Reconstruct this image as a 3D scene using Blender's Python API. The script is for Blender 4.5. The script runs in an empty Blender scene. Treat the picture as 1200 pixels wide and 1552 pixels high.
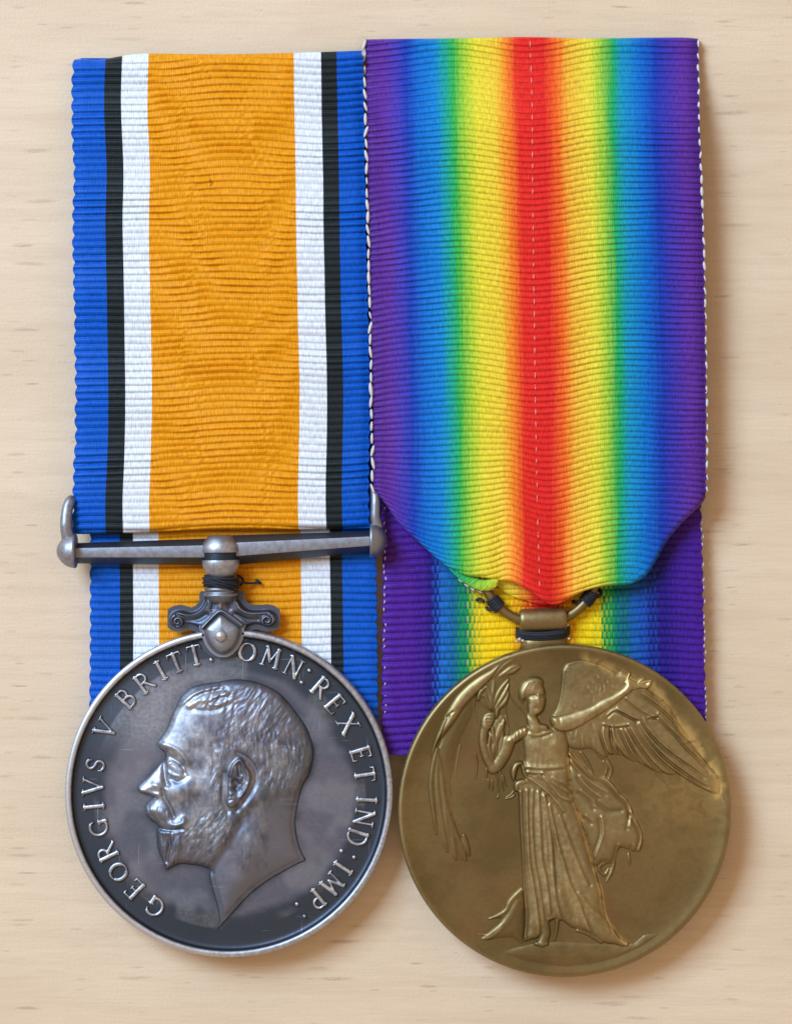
import bpy, math
import numpy as np

# ------------------------------------------------------------------ camera, light, exposure
S = 0.000072            # metres per layout unit (a 36 mm medal is about 500 units wide)
D = 3470.0              # camera height in layout units (about 25 cm)
sc = bpy.context.scene
cam_d = bpy.data.cameras.new('camera')
cam = bpy.data.objects.new('camera', cam_d)
sc.collection.objects.link(cam)
cam.location = (0, 0, D * S)
cam_d.sensor_fit = 'VERTICAL'
cam_d.angle_y = 2 * math.atan(776.0 / D)
cam_d.clip_start = 0.01
cam_d.clip_end = 20
sc.camera = cam

world = bpy.data.worlds.new('World')
sc.world = world
world.use_nodes = True
wb = world.node_tree.nodes['Background']
wb.inputs['Color'].default_value = (0.62, 0.445, 0.31, 1)
wb.inputs['Strength'].default_value = 1.0

def aim_light(name, loc, target, size, power, col):
    l = bpy.data.lights.new(name, 'AREA')
    l.shape = 'RECTANGLE'
    l.size, l.size_y = size
    l.energy = power
    l.color = col
    o = bpy.data.objects.new(name, l)
    sc.collection.objects.link(o)
    o.location = loc
    import mathutils
    d = mathutils.Vector(target) - mathutils.Vector(loc)
    o.rotation_euler = d.to_track_quat('-Z', 'Y').to_euler()
    return o

# one window, to the upper left of the table
aim_light('window_light', (-0.455, 0.38, 0.56), (0, 0, 0), (0.37, 0.34), 10.4, (0.52, 0.73, 1.0))

sc.view_settings.view_transform = 'Standard'
sc.view_settings.look = 'None'
sc.view_settings.exposure = 0.08
sc.view_settings.gamma = 1.0
sc.view_settings.use_curve_mapping = False
sc.render.film_transparent = False
try:
    sc.cycles.max_bounces = 6
    sc.cycles.use_adaptive_sampling = True
except Exception:
    pass

# ------------------------------------------------------------------ helpers
rng = np.random.default_rng(7)
TAB = rng.random((256, 256))

def vnoise(x, y, seed=0):
    x = np.asarray(x, float) + seed * 17.31
    y = np.asarray(y, float) + seed * 9.73
    xi = np.floor(x).astype(int); yi = np.floor(y).astype(int)
    fx = x - xi; fy = y - yi
    fx = fx * fx * (3 - 2 * fx); fy = fy * fy * (3 - 2 * fy)
    a = TAB[xi % 256, yi % 256]; b = TAB[(xi + 1) % 256, yi % 256]
    c = TAB[xi % 256, (yi + 1) % 256]; d = TAB[(xi + 1) % 256, (yi + 1) % 256]
    return (a * (1 - fx) + b * fx) * (1 - fy) + (c * (1 - fx) + d * fx) * fy - 0.5

def fbm(x, y, seed=0, oct=4):
    v = 0; a = 1.0
    for i in range(oct):
        v = v + a * vnoise(x * 2 ** i, y * 2 ** i, seed + i * 3)
        a *= 0.5
    return v

def sstep(a, b, x):
    t = np.clip((x - a) / (b - a), 0, 1)
    return t * t * (3 - 2 * t)

def smooth(pts, n=5, closed=False):
    p = np.asarray(pts, float)
    N = len(p)
    out = []
    rngk = range(N if closed else N - 1)
    for i in rngk:
        if closed:
            a, b, c, d = p[(i - 1) % N], p[i], p[(i + 1) % N], p[(i + 2) % N]
        else:
            a, b, c, d = p[max(i - 1, 0)], p[i], p[i + 1], p[min(i + 2, N - 1)]
        for k in range(n):
            t = k / n
            out.append(0.5 * ((2 * b) + (c - a) * t + (2 * a - 5 * b + 4 * c - d) * t * t + (3 * b - a - 3 * c + d) * t ** 3))
    if not closed:
        out.append(p[-1])
    return np.array(out)

def seg_dist(X, Y, pts):
    """distance to a polyline and the arc parameter 0..1 of the closest point"""
    pts = np.asarray(pts, float)
    L = np.concatenate([[0], np.cumsum(np.hypot(*np.diff(pts, axis=0).T))])
    best = np.full(X.shape, 1e9); tt = np.zeros(X.shape)
    for i in range(len(pts) - 1):
        ax, ay = pts[i]; bx, by = pts[i + 1]
        dx, dy = bx - ax, by - ay
        l2 = dx * dx + dy * dy + 1e-9
        t = np.clip(((X - ax) * dx + (Y - ay) * dy) / l2, 0, 1)
        d = np.hypot(X - ax - t * dx, Y - ay - t * dy)
        m = d < best
        best = np.where(m, d, best)
        tt = np.where(m, (L[i] + t * (L[i + 1] - L[i])) / max(L[-1], 1e-9), tt)
    return best, tt

def poly_sdf(X, Y, pts):
    pts = np.asarray(pts, float)
    N = len(pts)
    best = np.full(X.shape, 1e9)
    inside = np.zeros(X.shape, bool)
    for i in range(N):
        ax, ay = pts[i]; bx, by = pts[(i + 1) % N]
        dx, dy = bx - ax, by - ay
        t = np.clip(((X - ax) * dx + (Y - ay) * dy) / (dx * dx + dy * dy + 1e-9), 0, 1)
        best = np.minimum(best, np.hypot(X - ax - t * dx, Y - ay - t * dy))
        if ay != by:
            c = ((ay > Y) != (by > Y)) & (X < (bx - ax) * (Y - ay) / (by - ay) + ax)
            inside ^= c
    return np.where(inside, best, -best)

def smax(a, b, k):
    h = np.maximum(k - np.abs(a - b), 0) / k
    return np.maximum(a, b) + h * h * k * 0.25

def W(px, py, z):
    """layout pixel seen at height z -> world metres"""
    f = (1 - np.asarray(z, float) / D) * S
    return np.stack([(np.asarray(px, float) - 600) * f, (776 - np.asarray(py, float)) * f, np.asarray(z, float) * S * np.ones_like(np.asarray(px, float))], -1)

def new_obj(name, verts, faces, mat, parent=None, attrs=None, uv=None, flat=False):
    """verts: world metres; made local to the thing's base"""
    verts = np.asarray(verts, float)
    if parent is not None:
        top = parent
        while top.parent is not None:
            top = top.parent
        verts = verts - np.array(top.location)
    me = bpy.data.meshes.new(name)
    if isinstance(faces, np.ndarray):
        n = faces.shape[1]
        me.vertices.add(len(verts)); me.vertices.foreach_set('co', verts.astype(np.float32).ravel())
        me.loops.add(faces.size); me.loops.foreach_set('vertex_index', faces.astype(np.int32).ravel())
        me.polygons.add(len(faces))
        me.polygons.foreach_set('loop_start', (np.arange(len(faces)) * n).astype(np.int32))
        me.polygons.foreach_set('loop_total', np.full(len(faces), n, np.int32))
        me.update(calc_edges=True)
    else:
        me.from_pydata([tuple(v) for v in verts], [], faces)
    me.polygons.foreach_set('use_smooth', np.full(len(me.polygons), not flat, bool))
    if attrs:
        for k, v in attrs.items():
            a = me.attributes.new(k, 'FLOAT', 'POINT')
            a.data.foreach_set('value', np.asarray(v, np.float32).ravel())
    if uv is not None:
        ul = me.uv_layers.new(name='UVMap')
        li = np.zeros(len(me.loops), np.int32); me.loops.foreach_get('vertex_index', li)
        ul.data.foreach_set('uv', np.asarray(uv, np.float32)[li].ravel())
    me.validate(); me.update()
    o = bpy.data.objects.new(name, me)
    sc.collection.objects.link(o)
    if mat is not None:
        me.materials.append(mat)
    if parent is not None:
        o.parent = parent
    return o

def thing(name, px, py, label, cat):
    o = bpy.data.objects.new(name, None)
    o.empty_display_size = 0.005
    sc.collection.objects.link(o)
    o.location = W(px, py, 0)
    o['label'] = label; o['category'] = cat
    return o

def grid_faces(nr, nc, wrap=False):
    r = np.arange(nr - 1)[:, None]; c = np.arange(nc if wrap else nc - 1)[None, :]
    c2 = (c + 1) % nc
    a = r * nc + c; b = r * nc + c2; d = (r + 1) * nc + c; e = (r + 1) * nc + c2
    return np.stack([a, d, e, b], -1).reshape(-1, 4)

class HF:
    """height field in layout units; 0 is the face of the disc, below 0 is hidden in it"""
    def __init__(s, x0, x1, y0, y1, step=1.0, start=-2.6, k=0.9):
        s.x = np.arange(x0, x1 + step, step); s.y = np.arange(y0, y1 + step, step)
        s.X, s.Y = np.meshgrid(s.x, s.y)
        s.H = np.full(s.X.shape, float(start)); s.k = k
    def win(s, pts, m):
        p = np.asarray(pts, float)
        i0 = np.searchsorted(s.x, p[:, 0].min() - m); i1 = np.searchsorted(s.x, p[:, 0].max() + m)
        j0 = np.searchsorted(s.y, p[:, 1].min() - m); j1 = np.searchsorted(s.y, p[:, 1].max() + m)
        return (slice(max(j0, 0), j1), slice(max(i0, 0), i1))
    def plate(s, poly, amp, edge, n=5, dome=0, dk=30, base=0.0, sharp=False):
        p = np.asarray(poly, float) if sharp else smooth(poly, n, True)
        w = s.win(p, 5)
        d = poly_sdf(s.X[w], s.Y[w], p)
        dp = np.maximum(d, 0)
        v = base + amp * (1 - np.exp(-dp / edge)) + dome * (1 - np.exp(-dp / dk)) + np.minimum(d, 0) * (1.2 if base == 0 else 3.0)
        s.H[w] = smax(s.H[w], v, s.k)
        return d
    def tube(s, pts, r0, r1=None, amp=3.0, base=0.0, n=4, rm=None):
        """raised tapered stroke"""
        r1 = r0 if r1 is None else r1
        p = smooth(pts, n) if len(pts) > 2 else np.asarray(pts, float)
        w = s.win(p, max(r0, r1, rm or 0) + 5)
        if s.X[w].size == 0: return
        d, t = seg_dist(s.X[w], s.Y[w], p)
        r = r0 + (r1 - r0) * t
        if rm is not None:
            r = r + (rm - 0.5 * (r0 + r1)) * 4 * t * (1 - t)
        q = d / r
        v = np.where(q < 1, base + amp * (r / max(r0, r1, rm or 0)) ** 0.5 * np.sqrt(np.maximum(1 - q * q, 0)), base - (d - r) * (1.2 if base == 0 else 2.6))
        s.H[w] = smax(s.H[w], v, s.k)
    def add(s, pts, wd, amp, n=4, taper=False):
        """soft ridge (amp > 0) or groove (amp < 0)"""
        p = smooth(pts, n) if len(pts) > 2 else np.asarray(pts, float)
        if len(p) == 1: p = np.vstack([p, p + 0.01])
        w = s.win(p, wd * 3)
        if s.X[w].size == 0: return
        d, t = seg_dist(s.X[w], s.Y[w], p)
        g = amp * np.exp(-(d / wd) ** 2)
        if taper: g = g * np.sqrt(np.clip(4 * t * (1 - t) + 0.15, 0, 1))
        s.H[w] += g
    def mesh(s, name, mat, parent, zf, cut=-1.3, extra=None):
        keep = s.H > cut
        q = keep[:-1, :-1] | keep[1:, :-1] | keep[:-1, 1:] | keep[1:, 1:]
        nr, nc = s.H.shape
        f = grid_faces(nr, nc).reshape(nr - 1, nc - 1, 4)[q]
        f = f[:, ::1]
        used = np.unique(f)
        mp = np.full(nr * nc, -1); mp[used] = np.arange(len(used))
        f = mp[f]
        x = s.X.ravel()[used]; y = s.Y.ravel()[used]; h = np.maximum(s.H.ravel()[used], -3)
        v = W(x, y, zf)
        v[:, 2] += h * S
        at = {'relief': h}
        if extra is not None:
            for k, fn in extra.items(): at[k] = fn(x, y, h)
        return new_obj(name, v, f, mat, parent, at)

def lathe_disc(name, cx, cy, prof, mat, parent, zref, seg=288, extra=None):
    """revolve (radius, z) about the vertical axis; centre and radius given as seen at height zref"""
    prof = np.asarray(prof, float)
    a = np.linspace(0, 2 * math.pi, seg, endpoint=False)
    f = (1 - zref / D)
    c = W(cx, cy, zref)
    R = prof[:, 0][:, None] * f * S
    x = c[0] + R * np.cos(a); y = c[1] + R * np.sin(a)
    z = np.repeat(prof[:, 1][:, None], seg, 1) * S
    v = np.stack([x, y, z], -1).reshape(-1, 3)
    fc = grid_faces(len(prof), seg, True)[:, ::-1]
    pxs = cx + prof[:, 0][:, None] * np.cos(a); pys = cy - prof[:, 0][:, None] * np.sin(a)
    at = {'relief': np.zeros(len(v))}
    if extra is not None:
        for k, fn in extra.items(): at[k] = fn(pxs.ravel(), pys.ravel(), np.zeros(len(v)))
    return new_obj(name, v, fc, mat, parent, at)

def tube_mesh(pts, rad, seg=10, closed=False, caps=True):
    """sweep a circle along 3-D points (layout units, world axes: x right, y up, z up)"""
    p = np.asarray(pts, float); N = len(p)
    rad = np.full(N, rad) if np.isscalar(rad) else np.asarray(rad, float)
    if closed:
        T = np.roll(p, -1, 0) - np.roll(p, 1, 0)
    else:
        T = np.gradient(p, axis=0)
    T /= np.linalg.norm(T, axis=1)[:, None] + 1e-12
    up = np.array([0, 0, 1.0])
    V = []
    for i in range(N):
        u = np.cross(T[i], up)
        if np.linalg.norm(u) < 1e-3: u = np.cross(T[i], [0, 1.0, 0])
        u /= np.linalg.norm(u); w = np.cross(u, T[i])
        for k in range(seg):
            a = 2 * math.pi * k / seg
            V.append(p[i] + rad[i] * (math.cos(a) * u + math.sin(a) * w))
    F = []
    for i in range(N if closed else N - 1):
        j = (i + 1) % N
        for k in range(seg):
            k2 = (k + 1) % seg
            F.append((i * seg + k, i * seg + k2, j * seg + k2, j * seg + k))
    if caps and not closed:
        F.append(tuple(range(seg - 1, -1, -1)))
        F.append(tuple((N - 1) * seg + k for k in range(seg)))
    return np.array(V), F

def L3(px, py, z):
    """layout pixel at height z -> layout-unit 3-D point (not yet metres)"""
    return np.array(W(px, py, z)) / S

def merge(parts):
    V = []; F = []; n = 0
    for v, f in parts:
        V.append(v); F += [tuple(i + n for i in q) for q in f]; n += len(v)
    return np.vstack(V), F

def spin(axis_pts, prof_r, seg=32, squash=1.0):
    return tube_mesh(axis_pts, prof_r, seg)

# ------------------------------------------------------------------ materials
def s2l(c):
    return tuple(((v / 255) / 12.92 if v / 255 <= 0.04045 else ((v / 255 + 0.055) / 1.055) ** 2.4) for v in c) + (1,)

class Mat:
    def __init__(s, name):
        s.m = bpy.data.materials.new(name); s.m.use_nodes = True
        s.t = s.m.node_tree; s.b = s.t.nodes['Principled BSDF']
    def n(s, typ, **kw):
        nd = s.t.nodes.new(typ)
        for k, v in kw.items():
            if k.startswith('i_'):
                nd.inputs[k[2:].replace('_', ' ')].default_value = v
            else:
                setattr(nd, k, v)
        return nd
    def l(s, a, b): s.t.links.new(a, b)
    def math(s, op, a, b=None, c=None, clamp=False):
        nd = s.n('ShaderNodeMath', operation=op); nd.use_clamp = clamp
        for i, v in enumerate((a, b, c)):
            if v is None: continue
            if hasattr(v, 'links') or hasattr(v, 'is_linked'): s.l(v, nd.inputs[i])
            else: nd.inputs[i].default_value = v
        return nd.outputs[0]
    def mix(s, f, a, b, blend='MIX'):
        nd = s.n('ShaderNodeMix', data_type='RGBA', blend_type=blend)
        for key, v in (('Factor', f), ('A', a), ('B', b)):
            idx = {'Factor': 0, 'A': 6, 'B': 7}[key]
            if hasattr(v, 'is_linked'): s.l(v, nd.inputs[idx])
            else: nd.inputs[idx].default_value = v
        return nd.outputs[2]
    def ramp(s, fac, stops, interp='LINEAR'):
        nd = s.n('ShaderNodeValToRGB'); cr = nd.color_ramp; cr.interpolation = interp
        while len(cr.elements) > 1: cr.elements.remove(cr.elements[-1])
        cr.elements[0].position = stops[0][0]; cr.elements[0].color = stops[0][1]
        for p, c in stops[1:]:
            e = cr.elements.new(p); e.color = c
        s.l(fac, nd.inputs[0])
        return nd.outputs[0]
    def coords(s, sx=1, sy=1, sz=1, rot=0.0):
        """object coordinates in layout units times (sx, sy, sz)"""
        tc = s.n('ShaderNodeTexCoord'); mp = s.n('ShaderNodeMapping')
        mp.inputs['Scale'].default_value = (sx / S, sy / S, sz / S)
        mp.inputs['Rotation'].default_value = (0, 0, rot)
        s.l(tc.outputs['Object'], mp.inputs[0]); return mp.outputs[0]
    def noise(s, vec, scale=1.0, detail=3, rough=0.5, dist=0.0):
        nd = s.n('ShaderNodeTexNoise'); s.l(vec, nd.inputs['Vector'])
        nd.inputs['Scale'].default_value = scale; nd.inputs['Detail'].default_value = detail
        nd.inputs['Roughness'].default_value = rough; nd.inputs['Distortion'].default_value = dist
        return nd.outputs['Fac']
    def attr(s, name):
        nd = s.n('ShaderNodeAttribute'); nd.attribute_name = name; return nd.outputs['Fac']
    def rng(s, v, a, b, c=0.0, d=1.0):
        nd = s.n('ShaderNodeMapRange'); nd.interpolation_type = 'SMOOTHSTEP'
        s.l(v, nd.inputs[0])
        for i, q in enumerate((a, b, c, d)): nd.inputs[i + 1].default_value = q
        return nd.outputs[0]
    def bump(s, h, dist, strength=1.0):
        nd = s.n('ShaderNodeBump'); nd.inputs['Strength'].default_value = strength
        nd.inputs['Distance'].default_value = dist * S
        s.l(h, nd.inputs['Height']); s.l(nd.outputs[0], s.b.inputs['Normal'])

# beech-effect table top
M = Mat('beech_laminate')
cg = M.coords()
broad = M.noise(M.coords(0.0016, 0.006), 1, 3, 0.5)
fine = M.noise(M.coords(0.02, 0.35), 1, 3, 0.6)
col = M.mix(M.rng(broad, 0.3, 0.7), (0.60, 0.462, 0.305, 1), (0.67, 0.53, 0.362, 1))
col = M.mix(M.rng(fine, 0.35, 0.75, 0, 0.35), col, (0.52, 0.385, 0.265, 1))
spk = M.noise(M.coords(0.30, 0.42), 1, 2, 0.7)
col = M.mix(M.rng(spk, 0.35, 0.7, 0, 0.22), col, (0.68, 0.57, 0.42, 1))
def flecks(M, sx, sy, seed, thr, dens):
    mp = M.n('ShaderNodeMapping'); mp.inputs['Location'].default_value = (seed * 3.7, seed * 1.9, 0)
    wob = M.n('ShaderNodeTexNoise'); wob.inputs['Scale'].default_value = 1.0
    M.l(M.coords(0.012, 0.05), wob.inputs['Vector'])
    v0 = M.n('ShaderNodeVectorMath', operation='MULTIPLY_ADD')
    M.l(wob.outputs['Color'], v0.inputs[0]); v0.inputs[1].default_value = (0.25, 0.5, 0); M.l(M.coords(sx, sy, 0), v0.inputs[2])
    M.l(v0.outputs[0], mp.inputs[0])
    vo = M.n('ShaderNodeTexVoronoi'); vo.voronoi_dimensions = '2D'; vo.inputs['Scale'].default_value = 1.0
    M.l(mp.outputs[0], vo.inputs['Vector'])
    sep = M.n('ShaderNodeSeparateColor'); M.l(vo.outputs['Color'], sep.inputs[0])
    pres = M.math('LESS_THAN', sep.outputs[0], dens)
    size = M.math('MULTIPLY_ADD', sep.outputs[1], thr * 0.9, thr * 0.4)
    q = M.math('DIVIDE', vo.outputs['Distance'], size)
    m = M.rng(q, 0.25, 1.0, 1, 0)
    st = M.math('MULTIPLY_ADD', sep.outputs[2], 0.7, 0.3)
    return M.math('MULTIPLY', M.math('MULTIPLY', m, pres), st)
f1 = flecks(M, 1 / 150, 1 / 19, 1.0, 0.18, 0.30)
f2 = flecks(M, 1 / 90, 1 / 15, 5.0, 0.16, 0.36)
brk = M.rng(M.noise(M.coords(0.12, 0.6), 1, 2, 0.6), 0.3, 0.6, 0.45, 1.0)
fl = M.math('MULTIPLY', M.math('MAXIMUM', f1, M.math('MULTIPLY', f2, 0.6)), brk)
lg = M.noise(M.coords(0.0035, 0.055), 1, 4, 0.6, 0.5)
col = M.mix(M.rng(lg, 0.42, 0.70, 0, 0.24), col, (0.47, 0.335, 0.22, 1))
col = M.mix(M.math('MULTIPLY', fl, 0.5), col, (0.25, 0.16, 0.09, 1))
M.l(col, M.b.inputs['Base Color'])
M.b.inputs['Roughness'].default_value = 0.55
M.b.inputs['Specular IOR Level'].default_value = 0.35
M.bump(M.math('ADD', M.noise(M.coords(0.22, 0.22), 1, 2, 0.5), M.math('MULTIPLY', fl, -0.7)), 1.1, 0.35)
MAT_WOOD = M.m

def cloth_mat(name, stops, interp, jitter=0.0, streak=0.0, fine_u=170.0, ribs_v=90.0, spec=0.14):
    M = Mat(name)
    uvn = M.n('ShaderNodeUVMap'); sep = M.n('ShaderNodeSeparateXYZ'); M.l(uvn.outputs[0], sep.inputs[0])
    u, v = sep.outputs[0], sep.outputs[1]
    fac = u
    if jitter:
        cu = M.math('FLOOR', M.math('MULTIPLY', u, 138.0)); cv = M.math('FLOOR', v)
        chk = M.math('MODULO', M.math('ADD', cu, cv), 2.0)
        cmb = M.n('ShaderNodeCombineXYZ'); M.l(cu, cmb.inputs[0])
        wn = M.n('ShaderNodeTexWhiteNoise'); wn.noise_dimensions = '2D'; M.l(cmb.outputs[0], wn.inputs['Vector'])
        jj = M.math('ADD', M.math('MULTIPLY', chk, 0.55), M.math('MULTIPLY', wn.outputs['Value'], 0.6))
        fac = M.math('ADD', fac, M.math('MULTIPLY', M.math('SUBTRACT', jj, 0.57), jitter))
    if streak:
        cmb = M.n('ShaderNodeCombineXYZ'); M.l(M.math('MULTIPLY', u, 160.0), cmb.inputs[0]); M.l(M.math('MULTIPLY', v, 0.06), cmb.inputs[1])
        nz = M.noise(cmb.outputs[0], 1, 2, 0.6)
        fac = M.math('ADD', fac, M.math('MULTIPLY', M.math('SUBTRACT', nz, 0.5), streak))
    col = M.ramp(fac, stops, interp)
    # each warp end takes the dye a little differently
    cmb = M.n('ShaderNodeCombineXYZ'); M.l(M.math('MULTIPLY', u, fine_u * 1.3), cmb.inputs[0]); M.l(M.math('MULTIPLY', v, 0.9), cmb.inputs[1])
    nz = M.noise(cmb.outputs[0], 1, 3, 0.65)
    hs = M.n('ShaderNodeHueSaturation'); M.l(col, hs.inputs['Color'])
    M.l(M.rng(nz, 0.2, 0.8, 0.62, 1.08), hs.inputs['Value'])
    M.l(hs.outputs[0], M.b.inputs['Base Color'])
    M.b.inputs['Roughness'].default_value = 0.42
    M.b.inputs['Specular IOR Level'].default_value = spec
    M.b.inputs['Sheen Weight'].default_value = 0.05
    M.b.inputs['Sheen Roughness'].default_value = 0.4
    wv = M.math('SINE', M.math('MULTIPLY', u, fine_u * 2 * math.pi))
    h = M.math('ADD', M.math('MULTIPLY', wv, 0.5), M.math('MULTIPLY', nz, 1.6))
    M.bump(h, 0.5, 0.4)
    return M.m

BLUE, BLACK, WHITE, ORANGE = s2l((0, 84, 184)), s2l((30, 38, 40)), s2l((222, 228, 236)), s2l((228, 150, 14))
def stripes(us):
    c = [BLUE, BLACK, WHITE, ORANGE, WHITE, BLACK, BLUE]
    return [(0.0, c[0])] + [(a, b) for a, b in zip(us, c[1:])]
MAT_LF = cloth_mat('striped_silk_front', stripes([.107, .165, .2555, .76, .8535, .909]), 'CONSTANT', 0, 0.004, 160)
MAT_LB = cloth_mat('striped_silk_back', stripes([.099, .146, .2375, .737, .836, .8815]), 'CONSTANT', 0, 0.003, 150)
RF = [(0, (74, 34, 124)), (.05, (94, 46, 146)), (.09, (70, 58, 168)), (.12, (24, 60, 168)), (.16, (6, 104, 190)), (.205, (12, 126, 196)),
      (.235, (24, 156, 148)), (.262, (46, 172, 72)), (.295, (160, 200, 54)), (.33, (226, 212, 56)), (.385, (234, 200, 56)), (.42, (240, 136, 38)), (.455, (226, 44, 34)),
      (.535, (222, 38, 34)), (.575, (238, 104, 34)), (.61, (234, 178, 54)), (.67, (226, 212, 62)), (.705, (156, 198, 58)), (.738, (30, 164, 84)),
      (.772, (20, 142, 180)), (.825, (6, 104, 190)), (.87, (24, 58, 166)), (.912, (66, 52, 160)), (.955, (94, 48, 148)), (1, (74, 36, 122))]
MAT_RF = cloth_mat('rainbow_silk_front', [(p, s2l(c)) for p, c in RF], 'LINEAR', 0, 0.04, 175)
RB = [(0, (76, 30, 140)), (.10, (72, 26, 138)), (.155, (26, 22, 116)), (.185, (24, 106, 190)), (.23, (14, 96, 132)), (.265, (16, 150, 62)),
      (.31, (242, 204, 20)), (.40, (240, 196, 14)), (.43, (236, 146, 16)), (.47, (214, 40, 24)), (.53, (214, 36, 24)), (.57, (236, 140, 18)),
      (.60, (242, 200, 18)), (.665, (236, 206, 20)), (.70, (18, 150, 60)), (.75, (12, 96, 116)), (.80, (20, 84, 172)), (.86, (26, 22, 116)), (.93, (62, 26, 136)), (1, (72, 28, 138))]
MAT_RB = cloth_mat('rainbow_silk_back', [(p, s2l(c)) for p, c in RB], 'LINEAR', 0.034, 0.012, 150)

def plain(name, col, rough=0.6, metal=0.0, spec=0.4, bscale=None, bump=0.4):
    M = Mat(name); nz = M.noise(M.coords(0.35, 0.35, 0.35), 1, 3, 0.6)
    dark = tuple(c * 0.72 for c in col[:3]) + (1,)
    M.l(M.mix(nz, dark, col), M.b.inputs['Base Color'])
    M.b.inputs['Roughness'].default_value = rough; M.b.inputs['Metallic'].default_value = metal
    M.b.inputs['Specular IOR Level'].default_value = spec
    M.bump(nz, 0.6, bump)
    return M.m
MAT_THREAD = plain('dark_navy_thread', (0.012, 0.014, 0.022, 1), 0.7)
MAT_LOOP = plain('white_selvedge_thread', (0.62, 0.58, 0.56, 1), 0.6)
MAT_LINT = plain('dark_lint', (0.10, 0.03, 0.02, 1), 0.7)
MAT_SOLDER = plain('pale_solder', (0.55, 0.52, 0.46, 1), 0.5, 0.3)

# toned silver
def silver(name, bright=0.0):
    M = Mat(name)
    c1 = M.noise(M.coords(0.012, 0.012, 0.012), 1, 4, 0.55, 0.4)
    c2 = M.noise(M.coords(0.16, 0.16, 0.16), 1, 4, 0.65)
    c3 = M.noise(M.coords(0.6, 0.6, 0.6), 1, 2, 0.6)
    col = M.mix(M.rng(c1, 0.34, 0.66), (0.115, 0.143, 0.192, 1), (0.172, 0.172, 0.214, 1))
    col = M.mix(M.rng(c2, 0.3, 0.75, 0, 0.55), col, (0.088, 0.098, 0.125, 1))
    col = M.mix(M.math('MULTIPLY', M.attr('toning_shade'), 0.8, clamp=True), col, (0.034, 0.047, 0.062, 1))
    wear_light = M.math('MULTIPLY', M.attr('wear_light'), M.rng(c2, 0.30, 0.68, 0.55, 1.1), clamp=True)
    wear_light = M.math('ADD', wear_light, M.math('MULTIPLY', M.math('MAXIMUM', M.math('SUBTRACT', M.attr('wear_light'), 0.7), 0.0), 0.55), clamp=True)
    wear_light = M.math('MAXIMUM', wear_light, bright)
    col = M.mix(wear_light, col, (0.54, 0.57, 0.62, 1))
    # hairline scratches
    sc1 = M.noise(M.coords(0.012, 0.55, 0, 0.6), 1, 2, 0.5, 0.3)
    sc2 = M.noise(M.coords(0.55, 0.010, 0, 0.35), 1, 2, 0.5, 0.3)
    scr = M.math('MAXIMUM', M.rng(sc1, 0.70, 0.76, 0, 0.5), M.rng(sc2, 0.71, 0.77, 0, 0.45))
    col = M.mix(scr, col, (0.55, 0.56, 0.60, 1))
    M.l(col, M.b.inputs['Base Color'])
    M.b.inputs['Metallic'].default_value = 0.92
    ro = M.math('MULTIPLY_ADD', c2, 0.25, 0.36)
    M.l(M.math('SUBTRACT', ro, M.math('MULTIPLY', wear_light, 0.06)), M.b.inputs['Roughness'])
    M.bump(M.math('ADD', M.math('MULTIPLY', c3, 0.6), M.math('ADD', c2, M.math('MULTIPLY', scr, -0.5))), 0.6, 0.16)
    return M.m
MAT_SILVER = silver('toned_silver')
MAT_SILVER_B = silver('rubbed_silver', 0.32)

# bronze with brown patina and traces of bright gilding
M = Mat('patinated_bronze')
c1 = M.noise(M.coords(0.011, 0.011, 0.011), 1, 4, 0.55, 0.3)
c2 = M.noise(M.coords(0.14, 0.14, 0.14), 1, 4, 0.65)
c3 = M.noise(M.coords(0.05, 0.05, 0.05), 1, 4, 0.6, 0.8)
col = M.mix(M.rng(c1, 0.35, 0.65), (0.160, 0.116, 0.043, 1), (0.228, 0.162, 0.062, 1))
col = M.mix(M.rng(c2, 0.3, 0.8, 0, 0.4), col, (0.088, 0.068, 0.03, 1))
col = M.mix(M.math('MULTIPLY', M.attr('redness'), M.rng(c3, 0.35, 0.6, 0.12, 0.38)), col, (0.22, 0.095, 0.042, 1))
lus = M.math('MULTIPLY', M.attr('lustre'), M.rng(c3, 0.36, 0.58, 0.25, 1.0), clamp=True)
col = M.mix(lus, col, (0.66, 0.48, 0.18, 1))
wr = M.math('MULTIPLY', M.attr('wear_light'), M.rng(c2, 0.3, 0.7, 0.5, 1.0), clamp=True)
col = M.mix(wr, col, (0.50, 0.395, 0.195, 1))
M.l(col, M.b.inputs['Base Color'])
M.b.inputs['Metallic'].default_value = 0.88
M.l(M.math('MULTIPLY_ADD', c2, 0.24, 0.34), M.b.inputs['Roughness'])
M.bump(c2, 0.6, 0.3)
MAT_BRONZE = M.m

# ------------------------------------------------------------------ table top
v = np.array([[-3200, -3200, 0], [3200, -3200, 0], [3200, 3200, 0], [-3200, 3200, 0],
              [-3200, -3200, -260], [3200, -3200, -260], [3200, 3200, -260], [-3200, 3200, -260]], float) * S
table = new_obj('table_top', v, [(0, 1, 2, 3), (7, 6, 5, 4), (0, 4, 5, 1), (1, 5, 6, 2), (2, 6, 7, 3), (3, 7, 4, 0)], MAT_WOOD, flat=True)
table['kind'] = 'structure'
table['label'] = 'pale beech effect table top with short dark grain flecks'

# ------------------------------------------------------------------ ribbons
def rib_profile(ph, skew):
    g = 2 * (ph - np.floor(ph)) - 1
    return 1 - np.abs(g) ** 3 + 0.42 * skew * g * (1 - g ** 4)

def ribbon_mesh(name, mat, parent, px, py, z, uvu, uvv):
    nr, nc = px.shape
    vv = W(px, py, z).reshape(-1, 3)
    f = grid_faces(nr, nc)
    return new_obj(name, vv, f, mat, parent, uv=np.stack([uvu.ravel(), uvv.ravel()], -1))

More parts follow.
